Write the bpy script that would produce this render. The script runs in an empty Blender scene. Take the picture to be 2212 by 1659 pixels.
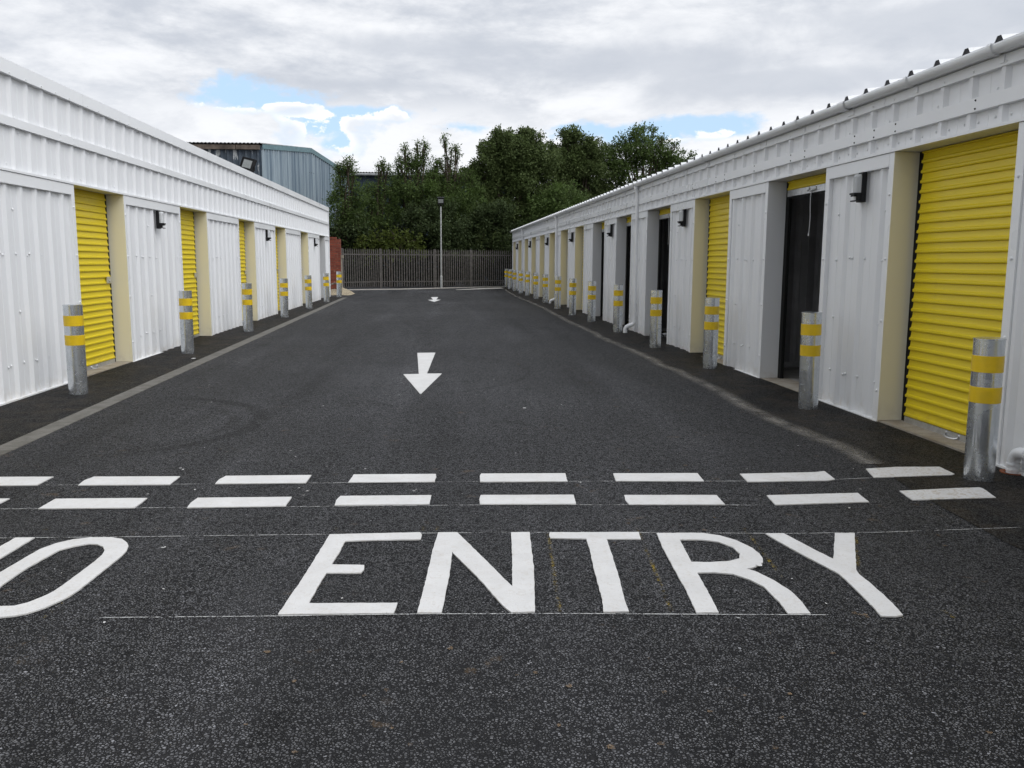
import bpy, bmesh, math, random
import numpy as np
from mathutils import Vector, Matrix, Euler
from mathutils.geometry import tessellate_polygon

random.seed(7)
RNG = np.random.default_rng(11)
SC = bpy.context.scene
COL = SC.collection
PI = math.pi

# ------------------------------------------------------------------ camera
F = 1850.0 / 2212.0            # focal length / image width
CAM_H = 1.5
PITCH = math.radians(8.312)
YAW = math.radians(-4.445)
ROLL = 0.005
RW = Matrix.Rotation(YAW, 3, 'Z') @ Matrix.Rotation(PI / 2 - PITCH, 3, 'X') @ Matrix.Rotation(ROLL, 3, 'Z')
cam_d = bpy.data.cameras.new('camera')
cam = bpy.data.objects.new('camera', cam_d)
COL.objects.link(cam)
cam.matrix_world = Matrix.Translation((0, 0, CAM_H)) @ RW.to_4x4()
cam_d.sensor_width = 36.0
cam_d.lens = 36.0 * F
cam_d.clip_end = 2000
cam_d.clip_start = 0.05
SC.camera = cam


def ray(x, y):
    return RW @ Vector(((x - 1106) / 1850.0, (829.5 - y) / 1850.0, -1.0))


def gnd(x, y, z=0.0):
    """survey sheet point -> place on the ground"""
    d = ray(x, y)
    t = (z - CAM_H) / d.z
    return Vector((d.x * t, d.y * t, z))


def atY(x, y, Y):
    d = ray(x, y)
    t = Y / d.y
    return Vector((d.x * t, Y, CAM_H + d.z * t))


# ------------------------------------------------------------------ tagging
def tag(o, label=None, cat=None, group=None, kind=None):
    if label: o['label'] = label
    if cat: o['category'] = cat
    if group: o['group'] = group
    if kind: o['kind'] = kind
    return o


def empty(name, loc=(0, 0, 0), rot=(0, 0, 0), parent=None):
    o = bpy.data.objects.new(name, None)
    COL.objects.link(o)
    o.location = loc
    o.rotation_euler = rot
    o.empty_display_size = 0.2
    if parent: o.parent = parent
    return o


def copy_tree(o, parent=None):
    c = o.copy()
    COL.objects.link(c)
    c.parent = parent
    for ch in list(o.children):
        copy_tree(ch, c)
    return c


class MB:
    def __init__(self):
        self.v = []; self.f = []; self.m = []; self.s = []

    def poly(self, pts, m=0, s=False):
        n = len(self.v)
        self.v += [tuple(p) for p in pts]
        self.f.append(tuple(range(n, n + len(pts)))); self.m.append(m); self.s.append(s)

    def box(self, a, b, m=0):
        x0, y0, z0 = [min(a[i], b[i]) for i in range(3)]
        x1, y1, z1 = [max(a[i], b[i]) for i in range(3)]
        n = len(self.v)
        self.v += [(x0, y0, z0), (x1, y0, z0), (x1, y1, z0), (x0, y1, z0), (x0, y0, z1), (x1, y0, z1), (x1, y1, z1), (x0, y1, z1)]
        for q in ((0, 3, 2, 1), (4, 5, 6, 7), (0, 1, 5, 4), (1, 2, 6, 5), (2, 3, 7, 6), (3, 0, 4, 7)):
            self.f.append(tuple(n + i for i in q)); self.m.append(m); self.s.append(False)

    def sheet(self, A, B, m=0, s=False, close=False):
        """strip of quads between two polylines of equal length"""
        n = len(self.v); k = len(A)
        self.v += [tuple(p) for p in A] + [tuple(p) for p in B]
        for i in range(k if close else k - 1):
            j = (i + 1) % k
            self.f.append((n + i, n + j, n + k + j, n + k + i)); self.m.append(m); self.s.append(s)

    def tube(self, path, r, seg=12, m=0, caps=True, s=True):
        path = [Vector(p) for p in path]
        rs = r if isinstance(r, (list, tuple)) else [r] * len(path)
        rings = []
        up = Vector((0, 0, 1))
        prev = None
        for i, p in enumerate(path):
            a = path[max(0, i - 1)]; b = path[min(len(path) - 1, i + 1)]
            d = (b - a).normalized()
            if prev is None:
                ref = up if abs(d.z) < 0.9 else Vector((1, 0, 0))
                u = d.cross(ref).normalized()
            else:
                u = (prev - d * prev.dot(d)).normalized()
            prev = u
            w = d.cross(u)
            rings.append([p + (u * math.cos(2 * PI * k / seg) + w * math.sin(2 * PI * k / seg)) * rs[i] for k in range(seg)])
        n = len(self.v)
        for R in rings: self.v += [tuple(q) for q in R]
        for i in range(len(rings) - 1):
            for k in range(seg):
                j = (k + 1) % seg
                self.f.append((n + i * seg + k, n + i * seg + j, n + (i + 1) * seg + j, n + (i + 1) * seg + k)); self.m.append(m); self.s.append(s)
        if caps:
            self.poly(list(reversed(rings[0])), m); self.poly(rings[-1], m)

    def lathe(self, prof, c=(0, 0, 0), seg=24, m=0, s=True):
        rings = [[(c[0] + r * math.cos(2 * PI * k / seg), c[1] + r * math.sin(2 * PI * k / seg), c[2] + z) for k in range(seg)] for r, z in prof]
        for A, B in zip(rings[:-1], rings[1:]):
            self.sheet(A, B, m, s, close=True)

    def dome(self, c, r, nrm, m=0):
        c = Vector(c); nrm = Vector(nrm).normalized()
        u = nrm.orthogonal().normalized(); w = nrm.cross(u)
        A = [c + (u * math.cos(k * PI / 3) + w * math.sin(k * PI / 3)) * r for k in range(6)]
        B = [c + nrm * r * .8 + (u * math.cos(k * PI / 3) + w * math.sin(k * PI / 3)) * r * .6 for k in range(6)]
        self.sheet(A, B, m, True, close=True)
        self.poly(B, m, True)

    def build(self, name, mats, parent=None, fixn=False, loc=None, rot=None):
        me = bpy.data.meshes.new(name)
        me.from_pydata(self.v, [], self.f)
        if not isinstance(mats, (list, tuple)): mats = [mats]
        for q in mats: me.materials.append(q)
        me.polygons.foreach_set('material_index', self.m)
        me.polygons.foreach_set('use_smooth', self.s)
        if fixn:
            b = bmesh.new(); b.from_mesh(me)
            bmesh.ops.remove_doubles(b, verts=b.verts, dist=1e-5)
            bmesh.ops.recalc_face_normals(b, faces=b.faces)
            b.to_mesh(me); b.free()
        me.update()
        o = bpy.data.objects.new(name, me)
        COL.objects.link(o)
        if parent: o.parent = parent
        if loc is not None: o.location = loc
        if rot is not None: o.rotation_euler = rot
        return o


# ------------------------------------------------------------------ materials
class NT:
    def __init__(self, name, world=False):
        if world:
            self.t = SC.world.node_tree
        else:
            self.mat = bpy.data.materials.new(name); self.mat.use_nodes = True
            self.t = self.mat.node_tree
        self.t.nodes.clear()

    def n(self, typ, **kw):
        nd = self.t.nodes.new(typ)
        for k, v in kw.items(): setattr(nd, k, v)
        return nd

    def l(self, a, b): self.t.links.new(a, b)

    def setin(self, sock, v):
        if isinstance(v, bpy.types.NodeSocket): self.l(v, sock)
        else: sock.default_value = v

    def math(self, op, a, b=0.0, c=None, clamp=False):
        nd = self.n('ShaderNodeMath', operation=op, use_clamp=clamp)
        self.setin(nd.inputs[0], a); self.setin(nd.inputs[1], b)
        if c is not None: self.setin(nd.inputs[2], c)
        return nd.outputs[0]

    def maprange(self, v, a, b, c=0.0, d=1.0, smooth=True):
        nd = self.n('ShaderNodeMapRange', interpolation_type='SMOOTHSTEP' if smooth else 'LINEAR')
        self.setin(nd.inputs[0], v)
        for i, q in enumerate((a, b, c, d)): self.setin(nd.inputs[1 + i], q)
        return nd.outputs[0]

    def noise(self, vec, scale, detail=3, rough=.55, dist=0.0, out=0, dim='3D'):
        nd = self.n('ShaderNodeTexNoise', noise_dimensions=dim)
        if vec is not None: self.l(vec, nd.inputs['Vector'])
        nd.inputs['Scale'].default_value = scale; nd.inputs['Detail'].default_value = detail
        nd.inputs['Roughness'].default_value = rough; nd.inputs['Distortion'].default_value = dist
        return nd.outputs[out]

    def voro(self, vec, scale, feature='F1', out='Distance', rnd=1.0):
        nd = self.n('ShaderNodeTexVoronoi', feature=feature)
        self.l(vec, nd.inputs['Vector']); nd.inputs['Scale'].default_value = scale
        nd.inputs['Randomness'].default_value = rnd
        return nd.outputs[out]

    def mix(self, f, a, b, mode='MIX'):
        nd = self.n('ShaderNodeMix', data_type='RGBA', blend_type=mode, clamp_factor=True)
        self.setin(nd.inputs[0], f)
        self.setin(nd.inputs[6], a if isinstance(a, bpy.types.NodeSocket) else (*a, 1) if len(a) == 3 else a)
        self.setin(nd.inputs[7], b if isinstance(b, bpy.types.NodeSocket) else (*b, 1) if len(b) == 3 else b)
        return nd.outputs[2]

    def pos(self, obj=True, scale=None):
        tc = self.n('ShaderNodeTexCoord')
        o = tc.outputs['Object']
        if scale is not None:
            mp = self.n('ShaderNodeMapping'); self.l(o, mp.inputs[0]); mp.inputs['Scale'].default_value = scale
            o = mp.outputs[0]
        return o

    def world(self):
        return self.n('ShaderNodeNewGeometry').outputs['Position']

    def sep(self, v):
        s = self.n('ShaderNodeSeparateXYZ'); self.l(v, s.inputs[0]); return s.outputs

    def comb(self, x, y, z):
        c = self.n('ShaderNodeCombineXYZ')
        for i, q in enumerate((x, y, z)): self.setin(c.inputs[i], q)
        return c.outputs[0]

    def bump(self, h, strength=.3, dist=.01, normal=None):
        b = self.n('ShaderNodeBump'); self.l(h, b.inputs['Height'])
        b.inputs['Strength'].default_value = strength; b.inputs['Distance'].default_value = dist
        if normal is not None: self.l(normal, b.inputs['Normal'])
        return b.outputs[0]

    def bsdf(self, color, rough=.5, metal=0.0, spec=.5, normal=None, alpha=None, **kw):
        p = self.n('ShaderNodeBsdfPrincipled')
        if not isinstance(color, bpy.types.NodeSocket) and len(color) == 3: color = (*color, 1)
        self.setin(p.inputs['Base Color'], color); self.setin(p.inputs['Roughness'], rough)
        self.setin(p.inputs['Metallic'], metal); p.inputs['Specular IOR Level'].default_value = spec
        if normal is not None: self.l(normal, p.inputs['Normal'])
        if alpha is not None: self.setin(p.inputs['Alpha'], alpha)
        for k, v in kw.items(): self.setin(p.inputs[k], v)
        o = self.n('ShaderNodeOutputMaterial'); self.l(p.outputs[0], o.inputs[0])
        return self.mat


def mat_paint(name, col, rough=.38, dirt=(.50, .45, .37), amount=.11, spec=.45, streak=True):
    """painted steel sheet, faint streaks, splash dirt near the ground"""
    t = NT(name); P = t.world()
    big = t.noise(P, .9, 3)
    st = t.n('ShaderNodeMapping'); t.l(P, st.inputs[0]); st.inputs['Scale'].default_value = (9, 9, .5)
    s = t.noise(st.outputs[0], 1.0, 4, .6)
    c = t.mix(t.maprange(big, .35, .7, 0, .10), col, tuple(q * .84 for q in col))
    if streak:
        c = t.mix(t.maprange(s, .56, .76, 0, amount * .6), c, dirt)
    z = t.sep(P)[2]
    low = t.maprange(z, .0, .24, 1, 0)
    n2 = t.noise(P, 9, 4, .65)
    splash = t.math('MULTIPLY', low, t.maprange(n2, .42, .66, .06, .40))
    c = t.mix(splash, c, dirt)
    r = t.maprange(big, .3, .7, rough - .06, rough + .1)
    wav = t.noise(P, 2.2, 2)
    return t.bsdf(c, r, 0, spec, t.bump(wav, .12, .02))


def mat_plain(name, col, rough=.5, metal=0.0, spec=.5, vary=.18, scale=6.0, bump=.0):
    t = NT(name); P = t.pos()
    n = t.noise(P, scale, 4, .6)
    c = t.mix(t.maprange(n, .3, .7, 0, 1), tuple(q * (1 - vary) for q in col), tuple(min(1, q * (1 + vary)) for q in col))
    nm = t.bump(n, bump, .01) if bump else None
    return t.bsdf(c, rough, metal, spec, nm)


M = {}
M['white'] = mat_paint('white_cladding', (.76, .77, .785))
M['white_trim'] = mat_paint('white_trim', (.78, .79, .80), rough=.33)
M['jamb'] = mat_paint('white_jamb', (.68, .69, .70), rough=.45)
M['cream'] = mat_paint('cream_jamb', (.76, .725, .58), rough=.45, streak=False)
M['roofwhite'] = mat_paint('roof_sheet', (.70, .71, .72), rough=.45, amount=.5)
M['filler'] = mat_plain('foam_filler', (.05, .05, .055), .9)
M['yellow'] = mat_paint('yellow_shutter', (.70, .54, .006), rough=.40, dirt=(.35, .26, .05), amount=.12, spec=.4)
M['black'] = mat_plain('black_plastic', (.006, .006, .007), .5, 0, .3)
M['blackrail'] = mat_plain('dark_guide_rail', (.008, .008, .008), .7, 0, .2)
M['alu'] = mat_plain('aluminium', (.62, .63, .64), .34, .85, .5, .12, 20)
M['pvc'] = mat_plain('white_pvc', (.78, .79, .80), .3, 0, .5, .05, 3)
M['terracotta'] = mat_plain('terracotta', (.20, .065, .03), .8, 0, .3, .3, 10)
M['interior'] = mat_plain('interior_sheet', (.46, .46, .47), .6, 0, .3, .2, 1.5)
M['intfloor'] = mat_plain('interior_floor', (.28, .27, .25), .8, 0, .3, .3, 3)
M['glass'] = None


def mat_conc(name, a, b, sc=5, grooves=None):
    t = NT(name); P = t.world()
    n = t.noise(P, sc, 6, .65); f = t.noise(P, sc * 22, 3, .6)
    c = t.mix(t.maprange(n, .32, .68), a, b)
    c = t.mix(t.maprange(f, .5, .72, 0, .6), c, tuple(q * .45 for q in a))
    nm = t.bump(f, .5, .006)
    return t.bsdf(c, .85, 0, .3, nm)


M['sill'] = mat_conc('concrete_sill', (.34, .31, .26), (.24, .20, .15))
M['kerb'] = mat_conc('pale_concrete', (.50, .48, .44), (.38, .36, .33))


def mat_lens():
    t = NT('clear_lens')
    P = t.pos(); z = t.sep(P)[2]
    rib = t.math('SINE', t.math('MULTIPLY', z, 700.0))
    return t.bsdf((.80, .82, .83), .18, 0, .5, t.bump(rib, .3, .002), **{'Transmission Weight': .45, 'IOR': 1.3})


M['lens'] = mat_lens()


def mat_galv():
    t = NT('galvanised_steel'); P = t.pos()
    info = t.n('ShaderNodeObjectInfo')
    off = t.n('ShaderNodeVectorMath', operation='ADD'); t.l(P, off.inputs[0])
    rr = t.comb(t.math('MULTIPLY', info.outputs['Random'], 31.0), 0.0, t.math('MULTIPLY', info.outputs['Random'], 17.0))
    t.l(rr, off.inputs[1]); V = off.outputs[0]
    sp = t.voro(V, 34, out='Color')
    n = t.noise(V, 5, 5, .65, .6)
    st = t.n('ShaderNodeMapping'); t.l(V, st.inputs[0]); st.inputs['Scale'].default_value = (6, 6, 22)
    n2 = t.noise(st.outputs[0], 1.0, 5, .7, 1.2)
    n3 = t.noise(V, 60, 4, .7)
    z = t.sep(P)[2]
    c = t.mix(t.maprange(t.sep(sp)[0], .1, .9, 0, .5), (.62, .65, .68), (.74, .76, .78))
    c = t.mix(t.maprange(n, .45, .7, 0, .5), c, (.52, .56, .60))
    low = t.maprange(z, .62, .2, .35, 1)
    pat = t.math('MULTIPLY', t.maprange(n2, .60, .72), low)
    c = t.mix(t.math('MULTIPLY', pat, .75), c, (.66, .69, .72))
    spl = t.math('MULTIPLY', t.maprange(z, .02, .14, 1, 0), t.maprange(n3, .52, .6))
    c = t.mix(spl, c, (.015, .015, .015))
    met = t.math('SUBTRACT', .90, t.math('MAXIMUM', t.math('MULTIPLY', pat, .7), t.math('MULTIPLY', spl, .8)))
    r = t.maprange(n, .3, .7, .17, .32)
    return t.bsdf(c, r, met, .5, t.bump(n3, .06, .004))


M['galv'] = mat_galv()


def mat_tape():
    t = NT('yellow_reflective_tape'); P = t.world()
    n = t.noise(P, 7, 3); f = t.noise(P, 160, 2)
    c = t.mix(t.maprange(n, .35, .7), (.74, .50, .008), (.62, .42, .010))
    c = t.mix(t.maprange(f, .62, .75, 0, .4), c, (.35, .25, .03))
    return t.bsdf(c, .38, 0, .5)


M['tape'] = mat_tape()


def tile_noise(t, P):
    return None


def mat_asphalt(name, base, brown=0.0, coarse=1.0):
    t = NT(name); P = t.world()
    x, y, z = t.sep(P)
    V = t.comb(x, y, 0.0)
    wob = t.n('ShaderNodeVectorMath', operation='MULTIPLY_ADD')
    nz = t.n('ShaderNodeTexNoise'); t.l(V, nz.inputs['Vector']); nz.inputs['Scale'].default_value = 90; nz.inputs['Detail'].default_value = 2
    t.l(nz.outputs['Color'], wob.inputs[0]); wob.inputs[1].default_value = (.008, .008, 0); t.l(V, wob.inputs[2])
    W = wob.outputs[0]
    SCL = 92 * coarse
    d1 = t.voro(W, SCL, 'DISTANCE_TO_EDGE')
    c1 = t.voro(W, SCL, 'F1', 'Color')
    fine = t.noise(V, 260, 2, .6)
    clump = t.noise(V, 26, 3, .6)
    pebble, pb2, _ = t.sep(c1)
    # some stones sit below the binder: wide dark pits between clumps
    pit = t.maprange(t.math('ADD', pb2, t.math('MULTIPLY', clump, .9)), .70, .56)
    gap = t.math('MULTIPLY', t.maprange(d1, .04, .22), t.math('SUBTRACT', 1.0, t.math('MULTIPLY', pit, .92)))
    tone = t.math('ADD', t.math('MULTIPLY', pebble, .6), t.math('MULTIPLY', fine, .6))
    mid = t.noise(V, 9, 4, .65); big = t.noise(V, .55, 5, .62, .5); vbig = t.noise(V, .16, 3, .5)
    lo = tuple(q * 1.15 for q in base); hi = tuple(q * 2.1 for q in base)
    c = t.mix(t.maprange(tone, .25, 1.05), lo, hi)
    c = t.mix(gap, tuple(q * .17 for q in base), c)
    c = t.mix(t.maprange(clump, .36, .54, .42, 0), c, tuple(q * .15 for q in base))
    c = t.mix(t.maprange(mid, .36, .60, .45, 0), c, tuple(q * .3 for q in base))
    sparkle = t.math('MULTIPLY', t.maprange(pebble, .955, .985), gap)
    c = t.mix(t.math('MULTIPLY', sparkle, .3), c, tuple(min(1, q * 6) for q in base))
    # binder-rich dark patches and paler worn patches
    c = t.mix(t.maprange(t.math('ADD', big, t.math('MULTIPLY', mid, .35)), .62, .86, 0, .45), c, tuple(q * .45 for q in base))
    c = t.mix(t.maprange(vbig, .45, .68), c, (1.3, 1.3, 1.31), 'MULTIPLY')
    c = t.mix(t.maprange(vbig, .42, .25, 0, .18), c, (base[0] * .9, base[1] * .78, base[2] * .6))
    # paler and darker streaks running the length of the lane
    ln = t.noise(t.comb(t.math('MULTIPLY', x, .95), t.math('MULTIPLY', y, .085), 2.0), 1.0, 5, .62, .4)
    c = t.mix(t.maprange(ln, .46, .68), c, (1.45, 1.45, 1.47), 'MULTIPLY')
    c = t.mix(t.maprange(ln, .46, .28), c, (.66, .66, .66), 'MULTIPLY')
    blot = t.noise(V, 1.5, 5, .68, .8)
    c = t.mix(t.maprange(blot, .58, .70), c, (.62, .62, .61), 'MULTIPLY')
    # ochre clay smears
    o1 = t.noise(V, 2.6, 2, .5); o2 = t.noise(V, 11, 4, .6)
    och = t.math('MULTIPLY', t.maprange(o1, .60 - brown * .1, .70), t.maprange(o2, .56 - brown * .1, .66))
    c = t.mix(t.math('MULTIPLY', och, .38), c, (.16, .11, .065))
    if brown:
        c = t.mix(t.maprange(t.noise(V, 3.2, 4, .6), .4, .68, 0, brown), c, (.075, .058, .040))
    else:
        # rubber arcs left by turning tyres
        rub = None
        for (cx, cy, r0, w, a) in ((-3.2, 7.9, 1.47, .11, .62), (-3.15, 7.8, 1.20, .09, .38), (-1.2, 11.5, 2.3, .06, .35), (1.6, 13.0, 3.1, .06, .28), (-.4, 17.5, 2.9, .08, .28)):
            dx = t.math('SUBTRACT', x, cx); dy = t.math('SUBTRACT', y, cy)
            rr = t.math('SQRT', t.math('ADD', t.math('MULTIPLY', dx, dx), t.math('MULTIPLY', dy, dy)))
            ring = t.maprange(t.math('ABSOLUTE', t.math('SUBTRACT', rr, r0)), w, w * .3)
            seg = t.maprange(t.math('ADD', t.math('MULTIPLY', dx, .9), t.math('MULTIPLY', dy, .15)), r0 * .15, r0 * .55)
            q = t.math('MULTIPLY', t.math('MULTIPLY', ring, seg), t.math('MULTIPLY', t.maprange(t.noise(V, 5, 3), .28, .5), a))
            rub = q if rub is None else t.math('MAXIMUM', rub, q)
        c = t.mix(t.math('MULTIPLY', rub, 1.25, clamp=True), c, tuple(q * .22 for q in base))
    h = t.math('ADD', t.math('MULTIPLY', gap, t.math('ADD', .4, t.math('MULTIPLY', pebble, .6))), t.math('MULTIPLY', fine, .25))
    nm = t.bump(h, 1.0, .012)
    rg = t.maprange(t.math('ADD', pebble, t.math('MULTIPLY', big, .4)), .2, 1.2, .55, .8)
    spc = t.math('MULTIPLY', t.math('ADD', .06, t.math('MULTIPLY', gap, .94)), .46)
    return t.bsdf(c, rg, 0, .42, nm, **{'Specular IOR Level': spc})


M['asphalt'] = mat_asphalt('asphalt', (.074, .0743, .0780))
M['apron'] = mat_asphalt('asphalt_apron', (.031, .0300, .0288), brown=.35, coarse=1.25)


def mat_roadpaint(name='thermoplastic_paint', dirty=0.0):
    t = NT(name); P = t.world(); x, y, z = t.sep(P); V = t.comb(x, y, 0.0)
    n = t.noise(V, 5, 5, .6); f = t.noise(V, 55, 4, .65); sc = t.noise(V, 18, 5, .7, 2.0)
    c = t.mix(t.maprange(n, .3, .7, 0, .6), (.60, .594, .585), (.51, .503, .492))
    c = t.mix(t.maprange(f, .58, .78, 0, .5), c, (.50, .48, .45))
    sx = t.maprange(x, 2.0, 3.6, 0, 1)
    c = t.mix(t.math('MULTIPLY', t.maprange(sc, .50, .64), t.math('ADD', .16, t.math('MULTIPLY', sx, .55))), c, (.34, .26, .16))
    spk = t.maprange(t.noise(V, 110, 3, .7), .64, .70)
    c = t.mix(t.math('MULTIPLY', spk, .7), c, (.10, .09, .08))
    return t.bsdf(c, .62, 0, .35, t.bump(t.math('ADD', f, t.noise(V, 200, 2)), .5, .004))


M['paint'] = mat_roadpaint()


def mat_ragged(name, cola, colb, scale, lo, hi, edge=None, amount=1.0):
    """dust / chalk lying thinly on the tarmac: noise decides where it sits"""
    t = NT(name); P = t.world(); x, y, z = t.sep(P); V = t.comb(x, y, 0.0)
    n = t.noise(V, scale, 5, .7); n2 = t.noise(V, scale * .12, 3, .6)
    a = t.maprange(t.math('ADD', t.math('MULTIPLY', n, .75), t.math('MULTIPLY', n2, .5)), lo, hi)
    if edge is not None:
        at = t.n('ShaderNodeAttribute', attribute_name='across')
        a = t.math('MULTIPLY', a, t.maprange(at.outputs['Fac'], 0, edge, 0, 1))
    a = t.math('MULTIPLY', a, amount)
    c = t.mix(t.noise(V, scale * .5, 3), cola, colb)
    return t.bsdf(c, .9, 0, .2, None, a)


M['dust'] = mat_ragged('dust_band', (.27, .25, .225), (.18, .17, .15), 34, .44, .76, edge=1.0, amount=.75)
M['chalk'] = mat_ragged('white_chalk', (.60, .60, .59), (.45, .45, .44), 45, .50, .72, amount=.85)
M['ychalk'] = mat_ragged('yellow_chalk', (.42, .30, .015), (.30, .20, .02), 70, .62, .84, edge=.8, amount=.75)


def mat_drain():
    t = NT('drain_blocks'); P = t.pos(); x, y, z = t.sep(P)
    slot = t.math('SINE', t.math('MULTIPLY', y, 2 * PI / .055))
    sl = t.maprange(slot, .35, .7)
    mid = t.maprange(t.math('ABSOLUTE', x), .088, .078)
    sl = t.math('MULTIPLY', sl, mid)
    W = t.world()
    n = t.noise(W, 6, 5, .65); f = t.noise(W, 90, 3)
    c = t.mix(t.maprange(n, .3, .7), (.185, .178, .162), (.12, .113, .10))
    c = t.mix(t.maprange(f, .5, .75, 0, .5), c, (.08, .075, .065))
    c = t.mix(t.maprange(t.noise(W, 1.3, 5, .7), .5, .72, 0, .6), c, (.07, .062, .052))
    c = t.mix(t.math('MULTIPLY', sl, .55), c, (.05, .046, .04))
    j = t.math('PINGPONG', y, .5); jt = t.maprange(j, .008, .0, 0, 1)
    c = t.mix(jt, c, (.03, .03, .03))
    return t.bsdf(c, .85, 0, .3, t.bump(t.math('SUBTRACT', f, t.math('MULTIPLY', sl, 1.5)), .6, .006))


M['drain'] = mat_drain()


def mat_brick():
    t = NT('red_brick'); P = t.world(); x, y, z = t.sep(P)
    V = t.comb(t.math('ADD', x, y), z, 0.0)
    b = t.n('ShaderNodeTexBrick'); t.l(V, b.inputs['Vector'])
    b.inputs['Scale'].default_value = 1.0; b.inputs['Brick Width'].default_value = .225; b.inputs['Row Height'].default_value = .075
    b.inputs['Mortar Size'].default_value = .008; b.inputs['Mortar Smooth'].default_value = .2; b.inputs['Bias'].default_value = 0
    b.inputs['Color1'].default_value = (.26, .062, .036, 1); b.inputs['Color2'].default_value = (.15, .036, .024, 1)
    b.inputs['Mortar'].default_value = (.13, .075, .055, 1)
    n = t.noise(P, 12, 4, .65)
    c = t.mix(t.maprange(n, .58, .72, 0, .6), b.outputs['Color'], (.36, .22, .17))
    c = t.mix(t.maprange(n, .42, .28, 0, .6), c, (.05, .03, .03))
    return t.bsdf(c, .85, 0, .25, t.bump(b.outputs['Fac'], -.4, .008))


M['brick'] = mat_brick()


def mat_gable():
    t = NT('blue_corrugated'); P = t.world(); z = t.sep(P)[2]
    st = t.n('ShaderNodeMapping'); t.l(P, st.inputs[0]); st.inputs['Scale'].default_value = (4.2, 4.2, .06)
    s = t.noise(st.outputs[0], 1.0, 5, .7)
    c = t.mix(t.maprange(s, .36, .62), (.10, .15, .20), (.30, .365, .41))
    c = t.mix(t.maprange(s, .6, .75, 0, .6), c, (.09, .14, .19))
    n = t.noise(P, 1.6, 5, .7)
    rust = t.math('MULTIPLY', t.maprange(z, 5.6, 3.6), t.maprange(n, .48, .68, 0, .7))
    c = t.mix(rust, c, (.22, .12, .07))
    return t.bsdf(c, .5, 0, .4)


def mat_peel():
    t = NT('peeling_slate_paint'); P = t.world(); z = t.sep(P)[2]
    st = t.n('ShaderNodeMapping'); t.l(P, st.inputs[0]); st.inputs['Scale'].default_value = (3.2, 1, .55)
    n = t.noise(st.outputs[0], 1.0, 4, .6); n2 = t.noise(P, 3, 5, .7)
    up = t.maprange(z, 4.9, 6.7)
    a = t.math('MULTIPLY', t.maprange(t.math('ADD', n, t.math('MULTIPLY', n2, .25)), .69, .72), up)
    c = t.mix(t.maprange(n2, .3, .7), (.060, .080, .105), (.095, .115, .14))
    c = t.mix(a, c, (.46, .48, .48))
    return t.bsdf(c, .6, 0, .35)


M['gable'] = mat_gable()
M['peel'] = mat_peel()
M['teal'] = mat_plain('teal_verge_trim', (.10, .18, .20), .5)
M['oldroof'] = mat_plain('weathered_roof_sheet', (.20, .20, .20), .8, 0, .3, .4, 2)
M['rust'] = mat_plain('rusty_gutter', (.115, .092, .075), .8, 0, .3, .5, 3)
M['greygutter'] = mat_plain('grey_gutter', (.30, .31, .32), .6)
M['shedblue'] = mat_plain('dark_blue_sheet', (.030, .048, .070), .6, 0, .4, .3, 1)
M['palisade'] = mat_plain('weathered_palisade', (.104, .096, .088), .6, .1, .4, .25, 8)
M['lampgrey'] = mat_plain('grey_galvanised_post', (.42, .43, .42), .45, .3, .4, .15, 8)
M['headlens'] = mat_plain('floodlight_glass', (.22, .23, .225), .35, 0, .4, .1, 20)
M['bark'] = mat_plain('bark', (.06, .048, .035), .9, 0, .2, .35, 9, .4)
M['gravel'] = mat_conc('pale_gravel', (.36, .31, .22), (.22, .18, .12), 14)


def mat_leaf(name, a, b, c3):
    t = NT(name)
    g = t.n('ShaderNodeNewGeometry')
    r = g.outputs['Random Per Island']
    n = t.noise(g.outputs['Position'], .9, 3)
    c = t.mix(t.maprange(r, 0, 1, 0, 1, False), a, b)
    c = t.mix(t.maprange(n, .45, .65, 0, .75), c, c3)
    d = t.n('ShaderNodeBsdfPrincipled'); t.l(c, d.inputs['Base Color'])
    d.inputs['Roughness'].default_value = .6; d.inputs['Specular IOR Level'].default_value = .18
    tr = t.n('ShaderNodeBsdfTranslucent'); t.l(c, tr.inputs['Color'])
    m = t.n('ShaderNodeMixShader'); m.inputs[0].default_value = .38
    t.l(d.outputs[0], m.inputs[1]); t.l(tr.outputs[0], m.inputs[2])
    o = t.n('ShaderNodeOutputMaterial'); t.l(m.outputs[0], o.inputs[0])
    return t.mat


M['leaf_oak'] = mat_leaf('broad_leaf', (.052, .078, .024), (.130, .168, .062), (.085, .120, .038))
M['leaf_ash'] = mat_leaf('ash_leaf', (.048, .078, .022), (.115, .165, .050), (.080, .128, .030))
M['leaf_lime'] = mat_leaf('lime_leaf', (.045, .068, .012), (.105, .128, .028), (.075, .098, .018))
M['leaf_hedge_shade'] = mat_leaf('shaded_hedge_leaf', (.008, .013, .006), (.024, .032, .014), (.014, .020, .008))  # hedge leaves: shade of the overhanging trees put into the colour
M['leaf_dark'] = mat_leaf('dark_leaf', (.030, .048, .018), (.080, .108, .042), (.048, .070, .026))

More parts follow.
